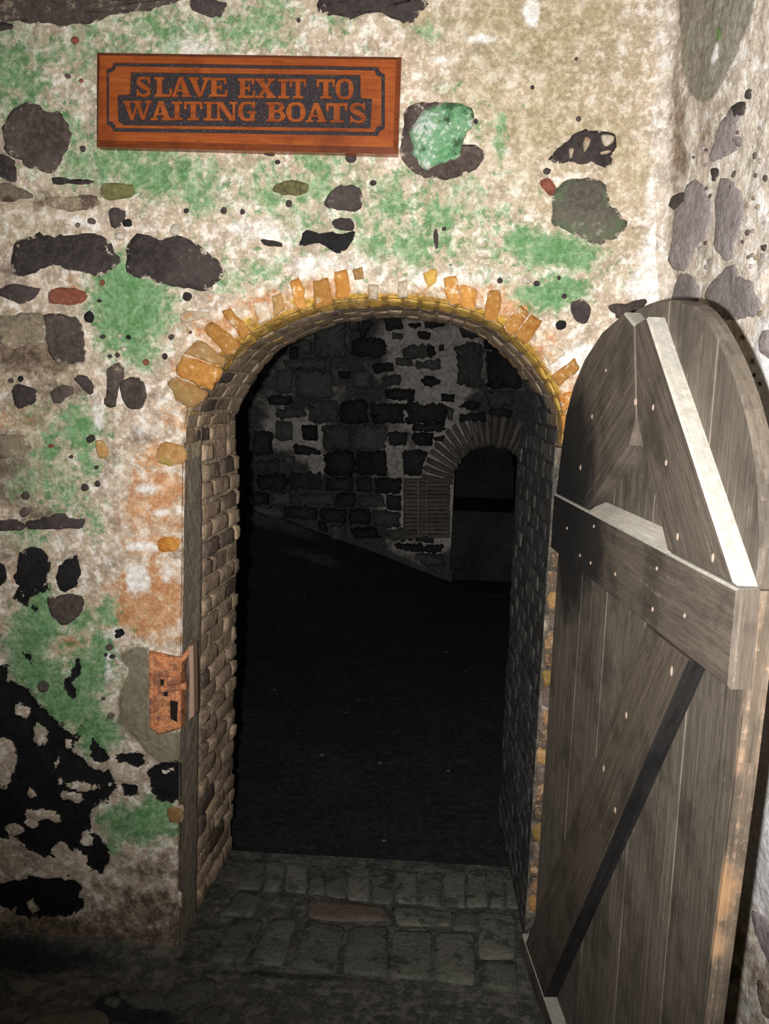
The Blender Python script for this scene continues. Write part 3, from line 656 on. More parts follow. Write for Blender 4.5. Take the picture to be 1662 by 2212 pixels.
# threshold of the doorway: bedding plus bricks
ZT = -.105
bx = np.linspace(-.70, .50, 100); by = np.linspace(-.03, .605, 60)
BX, BY = np.meshgrid(bx, by, indexing='ij')
tz = ZT + .008 * fbm(BX, BY, 3, 12, 4, 61)
v = np.stack([BX.ravel(), BY.ravel(), tz.ravel()], -1)
fcs = grid_faces(100, 60).tolist(); nV = len(v)
front = [i * 60 for i in range(100)]; back = [i * 60 + 59 for i in range(100)]
ext = [(v[i][0], v[i][1], -.35) for i in back] + [(v[i][0], v[i][1], -.25) for i in front]
v = np.concatenate([v, ext])
for i in range(99):
    fcs.append((back[i], nV + i, nV + i + 1, back[i + 1])); fcs.append((front[i], front[i + 1], nV + 100 + i + 1, nV + 100 + i))
tA = np.zeros((len(v), 4)); tA[:, 2] = .42
thr = mesh('floor_threshold', v, fcs, M_floor, smooth=False, attrs={'A': tA, 'B': tA * 0}, kind='structure', label='worn brick threshold in the doorway')
zt = lambda L: [FLr(400 + .5114 * a, 1750 + .5114 * b, ZT) for a, b in L]
def to_thr(x, y, d): return (x, y, ZT + .002 + d)
THR = [[(270,650),(362,466),(475,466),(410,664)], [(442,664),(518,466),(678,500),(624,688)], [(662,690),(692,502),(858,492),(848,698)], [(866,700),(878,512),(1044,516),(1034,714)],
 [(1058,720),(1062,522),(1224,522),(1224,734)], [(1238,628),(1242,432),(1394,450),(1398,628)], [(1238,642),(1398,642),(1408,768),(1242,740)], [(96,640),(205,460),(336,470),(250,644)],
 [(874,412),(1130,432),(1122,494),(900,488)], [(1140,436),(1228,440),(1226,512),(1132,510)],
 [(430,225),(520,235),(510,350),(420,345)], [(590,250),(684,240),(684,378),(592,366)], [(692,256),(780,250),(778,388),(690,384)], [(790,254),(884,258),(882,382),(860,400),(788,394)],
 [(892,262),(980,262),(978,398),(906,396),(890,380)], [(1002,270),(1084,268),(1082,410),(992,402)], [(1094,266),(1186,262),(1184,414),(1092,408)], [(1194,264),(1272,260),(1280,412),(1192,416)],
 [(1282,262),(1348,262),(1352,414),(1288,416)], [(1356,266),(1422,268),(1428,420),(1360,418)], [(255,215),(340,215),(320,340),(215,335)], [(345,220),(424,225),(412,345),(328,342)], [(524,238),(586,246),(586,362),(516,352)],
 [(225,345),(330,350),(290,450),(140,445)]]
for i, L in enumerate(THR): piece('brick', zt(L), to_thr, B_thr, thr, .006 if i != 3 else .003, .012, sharp=True, seed=i, edge=.08)
piece('brick', zt([(522,388),(690,396),(850,416),(850,468),(680,474),(522,454)]), to_thr, B_thr_r, thr, .006, .012, sharp=True)

# ------------------------------------------------------------------ dark chamber beyond
YF = 5.5
def FW(px, py): return W(px, py, YF)
z6 = lambda a, b: (520 + .4392 * a, 650 + .4392 * b)
def FZ(L): return [FW(*z6(a, b)) for a, b in L]
fgx = np.arange(-3.2, 2.6, .024); fgz = np.arange(-.4, 3.3, .024)
FX, FZg = np.meshgrid(fgx, fgz, indexing='ij')
ain = FZ([(1030,1335),(1030,900),(1045,830),(1090,760),(1150,716),(1230,700),(1310,716),(1370,760),(1415,830),(1430,900),(1430,1335)])
ain[0] = (ain[0][0], -.5); ain[-1] = (ain[-1][0], -.5)
sdF = sdf(FX.ravel(), FZg.ravel(), ain)
ff = grid_faces(len(fgx), len(fgz)); ff = ff[(sdF[ff] > .012).sum(1) < 3]
fd = .05 * fbm(FX, FZg, 2, 1.5, 4, 71)
fAt = np.zeros((FX.size, 4))
wx_, wz_ = FW(600, 1120)
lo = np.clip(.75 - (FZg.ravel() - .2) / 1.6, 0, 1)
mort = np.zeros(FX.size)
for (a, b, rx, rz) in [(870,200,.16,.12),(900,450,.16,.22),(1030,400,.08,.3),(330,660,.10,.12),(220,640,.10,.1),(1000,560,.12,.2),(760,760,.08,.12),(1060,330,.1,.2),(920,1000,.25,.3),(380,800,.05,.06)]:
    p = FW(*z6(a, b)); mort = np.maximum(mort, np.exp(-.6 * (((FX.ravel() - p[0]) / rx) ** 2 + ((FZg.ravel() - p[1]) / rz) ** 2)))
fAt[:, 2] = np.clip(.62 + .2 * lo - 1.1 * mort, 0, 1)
far = mesh('wall_far', np.stack([FX.ravel(), (YF + fd).ravel(), FZg.ravel()], -1), ff.tolist(), M_far, smooth=True, attrs={'A': fAt},
           kind='structure', label='dim rubble stone wall of the chamber seen through the doorway')
def to_far(x, z, d): return (x, YF + .05 * fbm(x, z, 2, 1.5, 4, 71) - d, z)
FST = [([(790,240),(830,218),(950,215),(945,285),(800,290)],1),([(915,230),(955,220),(960,262),(925,275)],0),([(975,218),(1000,215),(1000,245),(978,250)],0),([(755,285),(840,275),(852,316),(765,322)],1),([(862,295),(985,288),(985,338),(865,342)],1),
 ([(885,392),(920,365),(980,385),(986,402),(950,415),(938,432),(905,414)],0),([(745,158),(800,165),(798,190),(748,188)],1),([(820,112),(885,106),(890,130),(840,138)],0),([(600,95),(650,100),(610,185),(582,160)],0),
 ([(550,200),(600,180),(700,185),(718,260),(640,275),(555,262)],0),([(480,345),(545,345),(545,380),(490,382)],0),([(555,345),(640,340),(650,430),(560,430)],1),([(640,310),(750,300),(755,345),(660,360)],0),
 ([(690,372),(790,355),(790,415),(700,420)],1),([(712,440),(862,436),(862,490),(720,486)],0),([(982,455),(1055,460),(1052,496),(985,495)],0),([(1065,518),(1130,490),(1180,495),(1178,530),(1120,535)],0),
 ([(1072,560),(1208,545),(1210,585),(1078,600)],0),([(630,505),(800,500),(808,600),(650,605)],0),([(808,505),(1012,505),(1015,560),(1000,610),(815,606)],0),([(838,612),(1000,610),(1020,632),(850,642)],0),
 ([(725,645),(820,642),(822,700),(730,712)],0),([(832,665),(890,642),(945,645),(945,712),(862,712)],0),([(950,672),(1005,660),(1000,685),(955,690)],0),([(800,738),(925,735),(890,860),(800,850)],0),
 ([(300,610),(380,608),(385,690),(305,685)],0),([(175,530),(310,525),(325,570),(180,582)],1),([(170,590),(258,595),(255,690),(172,685)],1),([(80,782),(190,780),(192,840),(85,845)],1),([(150,930),(250,935),(265,1000),(155,998)],1),
 ([(275,948),(445,950),(455,1000),(285,1002)],1),([(220,760),(268,762),(268,805),(225,802)],1),([(410,742),(560,740),(560,860),(415,855)],0),([(568,735),(715,740),(725,860),(570,858)],0),([(62,640),(160,645),(160,755),(65,760)],0),
 ([(85,850),(230,850),(235,925),(90,925)],0),([(240,845),(400,850),(405,935),(245,930)],0),([(290,195),(345,188),(352,262),(295,260)],1),([(360,105),(515,95),(525,280),(370,285)],1),([(1055,215),(1190,200),(1190,425),(1070,420)],1),
 ([(1205,255),(1380,250),(1385,430),(1210,430)],0),([(215,290),(455,295),(455,332),(220,330)],1),([(170,340),(258,345),(255,455),(175,450)],1),([(268,340),(460,345),(455,480),(275,478)],1),([(140,462),(260,465),(255,510),(145,510)],0),
 ([(335,490),(480,488),(485,600),(340,600)],1),([(490,490),(625,490),(635,600),(492,605)],0),([(400,615),(545,612),(550,735),(405,735)],1),([(556,615),(715,610),(718,730),(560,735)],1),([(265,700),(395,735),(395,755),(265,752)],0),
 ([(415,870),(560,870),(560,930),(418,935)],0),([(570,870),(640,868),(650,940),(572,940)],0),([(660,870),(790,868),(792,940),(665,945)],0),([(465,950),(560,945),(565,1010),(470,1012)],0),([(575,950),(700,955),(705,1015),(578,1018)],1),
 ([(715,955),(790,958),(792,1030),(720,1025)],0),([(60,940),(145,940),(145,1000),(62,1002)],0),([(60,1010),(200,1012),(210,1060),(62,1062)],1),([(215,1010),(380,1012),(378,1070),(220,1068)],0),([(390,1020),(520,1018),(520,1090),(395,1092)],0),
 ([(530,1022),(640,1025),(640,1100),(535,1098)],0),([(650,1025),(790,1040),(790,1110),(655,1108)],1),([(540,1110),(660,1112),(690,1160),(560,1165)],0),([(700,1120),(830,1120),(850,1180),(720,1175)],1),([(380,1085),(420,1090),(430,1140),(395,1120)],0),
 ([(440,1100),(520,1100),(510,1170),(450,1175)],1),([(860,1150),(950,1155),(950,1185),(860,1180)],0),([(760,1190),(990,1200),(1000,1230),(780,1222)],0),([(860,1240),(1000,1245),(1000,1300),(900,1290)],1),
 ([(700,70),(790,75),(800,140),(720,150)],0),([(905,70),(1000,70),(1010,130),(910,135)],0),([(1080,100),(1200,100),(1190,180),(1090,185)],1),([(1200,440),(1340,440),(1340,520),(1215,520)],1),([(1190,160),(1300,160),(1300,240),(1200,240)],0),
 ([(540,70),(590,75),(580,150),(535,150)],1),([(240,230),(285,225),(285,285),(240,285)],0),([(870,150),(940,155),(930,190),(880,190)],0),([(1010,520),(1050,530),(1040,590),(1020,580)],1),([(1215,530),(1340,530),(1335,570),(1230,575)],0)]
for i, (L, g) in enumerate(FST): piece('stone', FZ(L), to_far, S_fg if g else S_fd, far, .035 + .02 * (i % 3), .03, seed=i, bury=.06, sharp=len(L) < 6, ragged=.03, edge=.07)
# the rest of the courses, left and right of what the doorway shows
rr = random.Random(3)
zc = -.1
while zc < 3.0:
    hgt = rr.uniform(.14, .24)
    for x0, x1 in ((-3.1, -1.68), (1.05, 2.5)):
        xx = x0 + rr.uniform(0, .1)
        while xx < x1 - .1:
            w_ = rr.uniform(.18, .42)
            if xx + w_ < x1: piece('stone', [(xx + .01, zc), (xx + w_ - .02, zc + .01), (xx + w_ - .015, zc + hgt - .02), (xx + .015, zc + hgt - .015)], to_far, rr.choice([S_fd, S_fg]), far, .05, .03, bury=.06)
            xx += w_
    zc += hgt
# brick ring and pier of the far arch
inn = catmull(FZ([(1030,905),(1045,830),(1090,760),(1150,716),(1230,700),(1310,716),(1370,760),(1415,830),(1430,905)]), 4)
cx_, cz_ = FW(*z6(1230, 905))
tot = np.concatenate([[0], np.cumsum([np.hypot(*(b - a)) for a, b in zip(inn[:-1], inn[1:])])])
IA = np.array(inn); nbk = 24
for i in range(nbk):
    t0, t1 = (i + .08) / nbk * tot[-1], (i + .92) / nbk * tot[-1]
    a = np.array([np.interp(t0, tot, IA[:, k]) for k in (0, 1)]); b = np.array([np.interp(t1, tot, IA[:, k]) for k in (0, 1)])
    dirv = (a + b) / 2 - np.array([cx_, cz_ - .05]); dirv /= np.linalg.norm(dirv)
    a, b = a - dirv * .022, b - dirv * .022
    piece('brick', [a, b, b + dirv * .27 + (b - a) * .12, a + dirv * .27 - (b - a) * .12], to_far, B_far, far, .045, .012, sharp=True, seed=i, bury=.05)
for i in range(15):
    for j in range(2):
        y0_, y1_ = 872 + i * 19.5, 872 + i * 19.5 + 18
        xa_, xb_ = (800, 912) if j == 0 else (916, 1030)
        if i % 2: xa_, xb_ = (800, 870) if j == 0 else (874, 1030)
        piece('brick', FZ([(xa_, y0_), (xb_, y0_), (xb_, y1_), (xa_, y1_)]), to_far, B_far, far, .04, .008, sharp=True, seed=i, bury=.05)
# side passage behind the far arch
xl, xrr = ain[0][0], ain[-1][0]; zt_ = max(p[1] for p in ain)
prof = [(p[0], p[1]) for p in ain]; npf = len(prof)
pv = [(a, YF + .01, b) for a, b in prof] + [(a, YF + 1.6, b) for a, b in prof]
pf = [(i, i + 1, npf + i + 1, npf + i) for i in range(npf - 1)] + [tuple(range(npf, 2 * npf))]
mesh('wall_passage', pv, pf, S_fd, kind='structure', label='dark vaulted passage behind the small far arch')
mesh('step', [(xl, YF + .5, -.4), (xrr, YF + .5, -.4), (xrr, YF + .5, .42), (xl, YF + .5, .42), (xl, YF + 1.6, .42), (xrr, YF + 1.6, .42)], [(0, 1, 2, 3), (3, 2, 5, 4)], S_fd, bpy.data.objects['wall_passage'])
# earth floor of the chamber: rises to a bank on the left of the far wall
ex = np.arange(-3.2, 2.6, .045); ey = np.arange(.60, 5.75, .045)
EX, EY = np.meshgrid(ex, ey, indexing='ij')
bank = np.clip((EY - 3.4) / 2.1, 0, 1) ** 1.5 * np.clip((.35 - EX) / 1.75, 0, 1.1) * .60
EZ = -.165 + bank + .035 * fbm(EX, EY, 4, 2.4, 4, 81)
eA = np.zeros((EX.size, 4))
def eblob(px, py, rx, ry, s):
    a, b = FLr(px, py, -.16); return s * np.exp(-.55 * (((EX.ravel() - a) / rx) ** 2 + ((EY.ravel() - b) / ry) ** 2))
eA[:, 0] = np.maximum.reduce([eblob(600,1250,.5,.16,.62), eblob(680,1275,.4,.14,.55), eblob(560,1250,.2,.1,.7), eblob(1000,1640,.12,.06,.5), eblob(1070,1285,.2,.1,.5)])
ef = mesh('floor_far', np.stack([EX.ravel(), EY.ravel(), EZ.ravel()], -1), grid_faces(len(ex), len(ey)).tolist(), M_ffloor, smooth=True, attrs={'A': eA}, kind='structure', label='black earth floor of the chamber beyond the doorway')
for i in range(9):
    px, py = rr.uniform(560, 1100), rr.uniform(1330, 1830)
    a, b = FLr(px, py, -.17); r = rr.uniform(.006, .014)
    piece('pebble', [(a + r * math.cos(t), b + r * math.sin(t)) for t in np.arange(6) * 1.047], lambda x, y, d: (x, y, -.17 + .035 * fbm(x, y, 4, 2.4, 4, 81) + np.clip((y - 3.4) / 2.1, 0, 1) ** 1.5 * np.clip((.35 - x) / 1.75, 0, 1.1) * .60 + d), S_fg, ef, .008, .08, seed=i)

# ------------------------------------------------------------------ door leaf
OUT = np.array([.0988765, -.9950997, 0]); NF = np.array([-.9950997, -.0988765, 0])
hp = on(1203, 1130, (0, -.02, 0), NY); HP0 = np.array([hp[0], hp[1], 0])
PT = .035                                        # thickness of rails and braces, planks lie behind
def DP(px, py, n=0.0):
    q = on(px, py, HP0 + NF * n, NF); return np.array([(q - HP0) @ OUT, q[2]])
door = empty('door_1', tuple(HP0 + np.array([0, 0, -.09])), kind='structure', label='weathered ledged plank door with rounded top standing open', category='door')
def d3(s, z, n): p = HP0 + OUT * s + NF * n; return (p[0], p[1], z)
HL = np.array([0, 0, -.09])
st = lambda s, z: tuple(OUT * s + np.array([0, 0, z + .09]))
STAIN = [(st(.02, 1.2), .26, (.012, .012, .013)), (st(.12, 1.36), .22, (.016, .016, .015)), (st(.30, 1.20), .16, (.02, .019, .018))]
M_plank = wood_mat('weathered_plank', (.115, .094, .072), (.205, .17, .135), (.040, .033, .026), (.38, .31, .24), STAIN[:1], light_t=.66, vary=.15)
M_brace = wood_mat('weathered_brace', (.105, .083, .064), (.19, .152, .12), (.036, .029, .023), (.44, .35, .27), STAIN, light_t=.67, vary=.15, dust=(.62, .58, .50))
M_brown_brace = wood_mat('weathered_brown_brace', (.085, .066, .049), (.15, .118, .09), (.034, .027, .021), (.40, .31, .23), None, light_t=.67, vary=.1)
M_edge_shade = wood_mat('shade_painted_edge', (.012, .011, .011), (.03, .027, .026), (.006, .006, .006), (.12, .10, .085), None, light_t=.68, vary=.1)  # near-black wood that paints the shade of a down-facing brace side
M_edge = wood_mat('worn_edge_wood', (.12, .095, .07), (.24, .18, .13), (.05, .04, .03), (.50, .33, .22), [(st(1.045, .78), .07, (.50, .29, .15)), (st(1.04, .69), .05, (.54, .33, .18)), (st(1.07, 1.0), .04, (.42, .27, .17)), (st(1.03, .40), .16, (.03, .025, .02))], light_t=.6)
def inset(P, e):
    P = [np.array(p, float) for p in P]; ar = sum(a[0] * b[1] - b[0] * a[1] for a, b in zip(P, P[1:] + P[:1]))
    if ar < 0: P = P[::-1]
    out = []; n = len(P)
    for i in range(n):
        a, b, c = P[i - 1], P[i], P[(i + 1) % n]
        d1 = (b - a) / (np.linalg.norm(b - a) + 1e-9); d2 = (c - b) / (np.linalg.norm(c - b) + 1e-9)
        n1 = np.array([-d1[1], d1[0]]); n2 = np.array([-d2[1], d2[0]]); m = n1 + n2; m /= max(m @ m / 2, .3)
        out.append(b + m * e)
    return P, out
def prism(name, poly, n0, n1, mat, parent, to3, grain=(0, 1), bev=.004, **k):
    P, I = inset(poly, bev); n = len(P); g = np.array(grain, float); g /= np.linalg.norm(g); gp = np.array([-g[1], g[0]])
    V = [to3(p[0], p[1], n0) for p in P] + [to3(p[0], p[1], n1 - bev) for p in P] + [to3(p[0], p[1], n1) for p in I]
    ca = lambda p: (float(p @ g), float(p @ gp))
    Fc = [tuple(range(n))[::-1], tuple(range(2 * n, 3 * n))]
    uvl = [[ca(P[i]) for i in range(n)][::-1], [ca(p) for p in I]]
    T = n1 - n0
    for i in range(n):
        j = (i + 1) % n; e = P[j] - P[i]; L = float(np.linalg.norm(e)); t0 = float(P[i] @ e) / (L + 1e-9); k_ = float(P[i] @ gp)
        Fc += [(i, j, n + j, n + i), (n + i, n + j, 2 * n + j, 2 * n + i)]
        uvl += [[(t0, k_), (t0 + L, k_), (t0 + L, k_ + T), (t0, k_ + T)], [(t0, k_ + T), (t0 + L, k_ + T), (t0 + L, k_ + T + bev), (t0, k_ + T + bev)]]
    return mesh(name, V, Fc, mat, parent, uvl=uvl, **k)
# arch-headed outline of the leaf, then vertical planks cut from it
TOPC = catmull([(-.10,1.30),(-.018,1.435),(.08,1.575),(.218,1.665),(.406,1.722),(.598,1.729),(.742,1.706),(.843,1.654),(.94,1.577),(1.016,1.487),(1.056,1.40),(1.085,1.283)], 4)
TA = np.array(TOPC)
topz = lambda s: float(np.interp(s, TA[:, 0], TA[:, 1]))
seams = [-.10, .155, .365, .62, .86, 1.074]
edge_s = lambda z: float(np.interp(z, [-.09, .536, 1.0, 1.285], [.992, 1.030, 1.062, 1.074]))
sl = DP(1295, 1300, -PT)[0]; 
print('seams px:', DP(1485, 750, -PT), DP(1358, 820, -PT), DP(1295, 1300, -PT), DP(1345, 2150, -PT))
for a, b in zip(seams[:-1], seams[1:]):
    ss = sorted(set([a, b] + [float(s) for s in TA[:, 0] if a + .004 < s < b - .004]))
    top = [(s, topz(s)) for s in ss][::-1]
    zb = -.085
    if b > 1.07: prism('plank', [(a, zb), (edge_s(zb), zb), (edge_s(.536), .536), (edge_s(1.), 1.)] + top, -PT - .030, -PT, M_plank, door, d3, bev=.003); continue
    prism('plank', [(a, zb), (b, zb)] + top, -PT - .030, -PT, M_plank, door, d3, bev=.003)
# free edge: a worn lipping
prism('edge_strip', [(edge_s(-.085) + .001, -.085), (edge_s(-.085) + .013, -.085), (edge_s(.536) + .013, .536), (edge_s(1.) + .013, 1.0), (1.087, 1.27), (1.075, 1.27), (edge_s(1.) + .001, 1.0), (edge_s(.536) + .001, .536)], -PT - .029, -PT + .002, M_edge, door, d3, bev=.002, label='worn orange-brown edge lipping')
# mid rail, bottom rail
prism('rail', [(-.05, 1.128), (1.088, 1.120), (1.088, 1.272), (-.05, 1.276)], -PT, 0, M_brace, door, d3, grain=(1, 0))
prism('rail', [(-.10, -.088), (.985, -.088), (.985, -.028), (-.10, -.026)], -PT, 0, M_brace, door, d3, grain=(1, 0))
# braces
rb = [DP(*p) for p in [(1372,700),(1398,684),(1588,1272)]] + [np.array((.80, 1.275)), DP(1376, 905)]
rb[2][1] = 1.275
prism('brace', rb, -PT, 0, M_brace, door, d3, grain=rb[2] - rb[1])
lbp = [np.array((-.03, 1.278)), DP(1268, 1087)] 
lbp[1][1] = 1.278
lbp += [DP(1360, 962), DP(1375, 905), DP(1371, 702)] + [np.array((s, topz(s) - .012)) for s in (.45, .30, .17, .08, .02)]
prism('brace', lbp, -PT, 0, M_brace, door, d3, grain=lbp[2] - lbp[1])
lb = [DP(1392,1374), DP(1488,1434), DP(1178,2118), DP(1140,2040)]
lb[0][1] = 1.118; lb[1][1] = 1.118; lb[2][1] = -.024; lb[3] = np.array((lb[2][0] - .235, -.024))
bo = prism('brace', lb, -PT, 0, M_brown_brace, door, d3, grain=lb[1] - lb[2], bev=.002)
bo.data.materials.append(M_edge_shade)
for p in bo.data.polygons:                       # shade on the down-facing outer side of this brace, put into its colour
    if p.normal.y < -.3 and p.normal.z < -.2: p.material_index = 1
# sloping pale ledge at the foot of the triangle
V = [d3(.285, 1.274, -.001), d3(.80, 1.274, -.001), d3(.80, 1.300, -PT), d3(.285, 1.300, -PT), d3(.285, 1.27, -PT), d3(.80, 1.27, -PT)]
M_ledge = wood_mat('pale_ledge_wood', (.60, .55, .47), (.78, .73, .64), (.40, .35, .29), None, None, vary=.05)
mesh('ledge', V, [(0, 1, 2, 3), (0, 3, 4), (1, 5, 2), (2, 5, 4, 3), (0, 4, 5, 1)], M_ledge, door, uv=[(.285, 0), (.8, 0), (.8, .04), (.285, .04), (.285, .06), (.8, .06)], label='pale sloping ledge')
# pegs and nails
M_nail = NT('peg_wood', .5, .4).out((.36, .27, .21))
def nail(px, py, r=.005, e=1.0):
    c = DP(px, py); V = []; Fc = []
    for k, (q, h) in enumerate([(1, -.006), (1, .001), (.55, .0025)]):
        for a in range(8): V.append(d3(c[0] + r * q * math.cos(a * math.pi / 4), c[1] + r * e * q * math.sin(a * math.pi / 4), h))
    for k in range(2):
        for a in range(8): Fc.append((k * 8 + a, k * 8 + (a + 1) % 8, k * 8 + 8 + (a + 1) % 8, k * 8 + 8 + a))
    Fc.append(tuple(range(16, 24)))
    mesh('nail', V, Fc, M_nail, door)
for (a, b, e) in [(1226,1141,1),(1284,1137,1),(1254,1200,1),(1277,1216,1),(1420,1228,1),(1411,1316,1.2),(1373,868,1.8),(1310,800,1),(1280,900,1.4),(1255,1010,1.6),(1465,1159,1.6),(1541,1205,1.8),(1440,1000,1.4),(1412,880,1.5),(1330,1240,1),(1480,1330,1),(1452,1450,2.2),(1354,1545,1.8),(1305,1660,1.8),(1330,1750,1.6)]:
    nail(a, b, .0042, e)

# ------------------------------------------------------------------ carved wooden sign
YS = -.038
sgn = empty('wooden_sign', (-.485, YS, 2.126), label='varnished wooden plaque carved SLAVE EXIT TO WAITING BOATS on the wall above the arch', category='sign')
M_sign = wood_mat('varnished_red_wood', (.24, .055, .016), (.36, .095, .022), (.12, .024, .009), (.52, .20, .05), None, gloss=.28, grain=.8, light_t=.70, bump=.12, vary=.06)
s_ = NT('black_stippled_ground', .35, .5)
M_signb = s_.out(s_.mix(s_.step(s_.noise(260, 3, .6), .60, .68), (.022, .014, .017), (.14, .10, .11)), s_.bump(s_.noise(320, 3, .6), .9, .004))
def SP(a, b): return W(190 + .4212 * a, 90 + .4212 * b, YS)
def s3(x, z, d): return (x, YS + .004 - d, z)
cor = [SP(44, 55), SP(1608, 78), SP(1590, 575), SP(42, 537)]
def lerpq(u, v):
    c = [np.array(p) for p in cor]; return tuple((c[0] * (1 - u) + c[1] * u) * (1 - v) + (c[3] * (1 - u) + c[2] * u) * v)
def solid(name, loops, d0, d1, mat, parent, bev=0.0, **k):
    V = []; Fc = []
    loops = [[np.array(p) for p in L] for L in loops]
    tri = tessellate_polygon([[Vector((p[0], p[1], 0)) for p in L] for L in loops])
    N_ = sum(len(L) for L in loops); flat = [p for L in loops for p in L]
    V = [s3(p[0], p[1], d1) for p in flat] + [s3(p[0], p[1], d0) for p in flat]
    for t in tri:
        a, b, c = (flat[i] for i in t); cr = (b[0] - a[0]) * (c[1] - a[1]) - (b[1] - a[1]) * (c[0] - a[0])
        Fc.append(tuple(t) if cr > 0 else tuple(t)[::-1])
    o = 0
    for L in loops:
        for i in range(len(L)): j = (i + 1) % len(L); Fc.append((o + i, o + j, N_ + o + j, N_ + o + i))
        o += len(L)
    uv = [(p[0], p[1]) for p in flat] * 2
    return mesh(name, V, Fc, mat, parent, uv=uv, **k)
# recessed black ground, then the raised field around it
eo = [lerpq(0, 0), lerpq(1, 0), lerpq(1, 1), lerpq(0, 1)]
ei = [lerpq(.012, .035), lerpq(.984, .035), lerpq(.984, .935), lerpq(.008, .935)]
solid('board', [eo], -.034, .0, M_sign, sgn)
gi = [lerpq(.02, .08), lerpq(.97, .08), lerpq(.97, .92), lerpq(.02, .92)]
solid('black_ground', [gi], -.002, .0012, M_signb, sgn, label='black stippled ground')
def corner_cut(x0, y0, x1, y1, sk, c, n=4):
    """rectangle in crop pixels, skewed like the board, with scooped corners"""
    pts = []
    for (cx, cy, a0) in ((x0, y0, 90), (x1, y0, 180), (x1, y1, 270), (x0, y1, 0)):
        for i in range(n + 1):
            a = math.radians(a0 - 90 * i / n)
            pts.append((cx + c * math.cos(a), cy + c * math.sin(a)))
    return [SP(a, b + sk * (a - x0)) for a, b in pts]
go = corner_cut(97, 108, 1524, 462, .0165, 34); g2 = corner_cut(110, 127, 1506, 442, .0165, 34)
ring_o = [ei[0], ei[1], ei[2], ei[3]]
solid('frame', [ring_o, go], -.002, .0065, M_sign, sgn)
V = [s3(*p, .0) for p in eo] + [s3(*p, .0065) for p in ei]
M_mould = wood_mat('darker_red_moulding', (.13, .030, .010), (.20, .05, .014), (.06, .014, .006), None, None, gloss=.25, grain=.8, bump=.1, vary=.04)
mesh('moulding', V, [(0, 1, 5, 4), (1, 2, 6, 5), (2, 3, 7, 6), (3, 0, 4, 7)], M_mould, sgn, label='darker bevelled moulding', uv=[(p[0], p[1]) for p in eo] + [(p[0], p[1]) for p in ei])
panel = [SP(a, b) for a, b in [(221,158),(1399,172),(1400,290),(1458,294),(1450,446),(185,430),(156,408),(152,274),(216,272)]]
solid('panel_border', [g2, panel], -.002, .006, M_sign, sgn)
def rect(x0, y0, x1, y1): return [(x0, y0), (x1, y0), (x1, y1), (x0, y1)]
def ribbon(pts, ws):
    c = [np.array(p, float) for p in catmull(pts, 6)]; n = len(c); w = np.interp(np.linspace(0, 1, n), np.linspace(0, 1, len(ws)), ws); L, Rr = [], []
    for i in range(n):
        d = c[min(i + 1, n - 1)] - c[max(i - 1, 0)]; d /= np.linalg.norm(d); nn = np.array([-d[1], d[0]])
        L.append(c[i] + nn * w[i] / 2); Rr.append(c[i] - nn * w[i] / 2)
    return [[L[i], L[i + 1], Rr[i + 1], Rr[i]] for i in range(n - 1)]
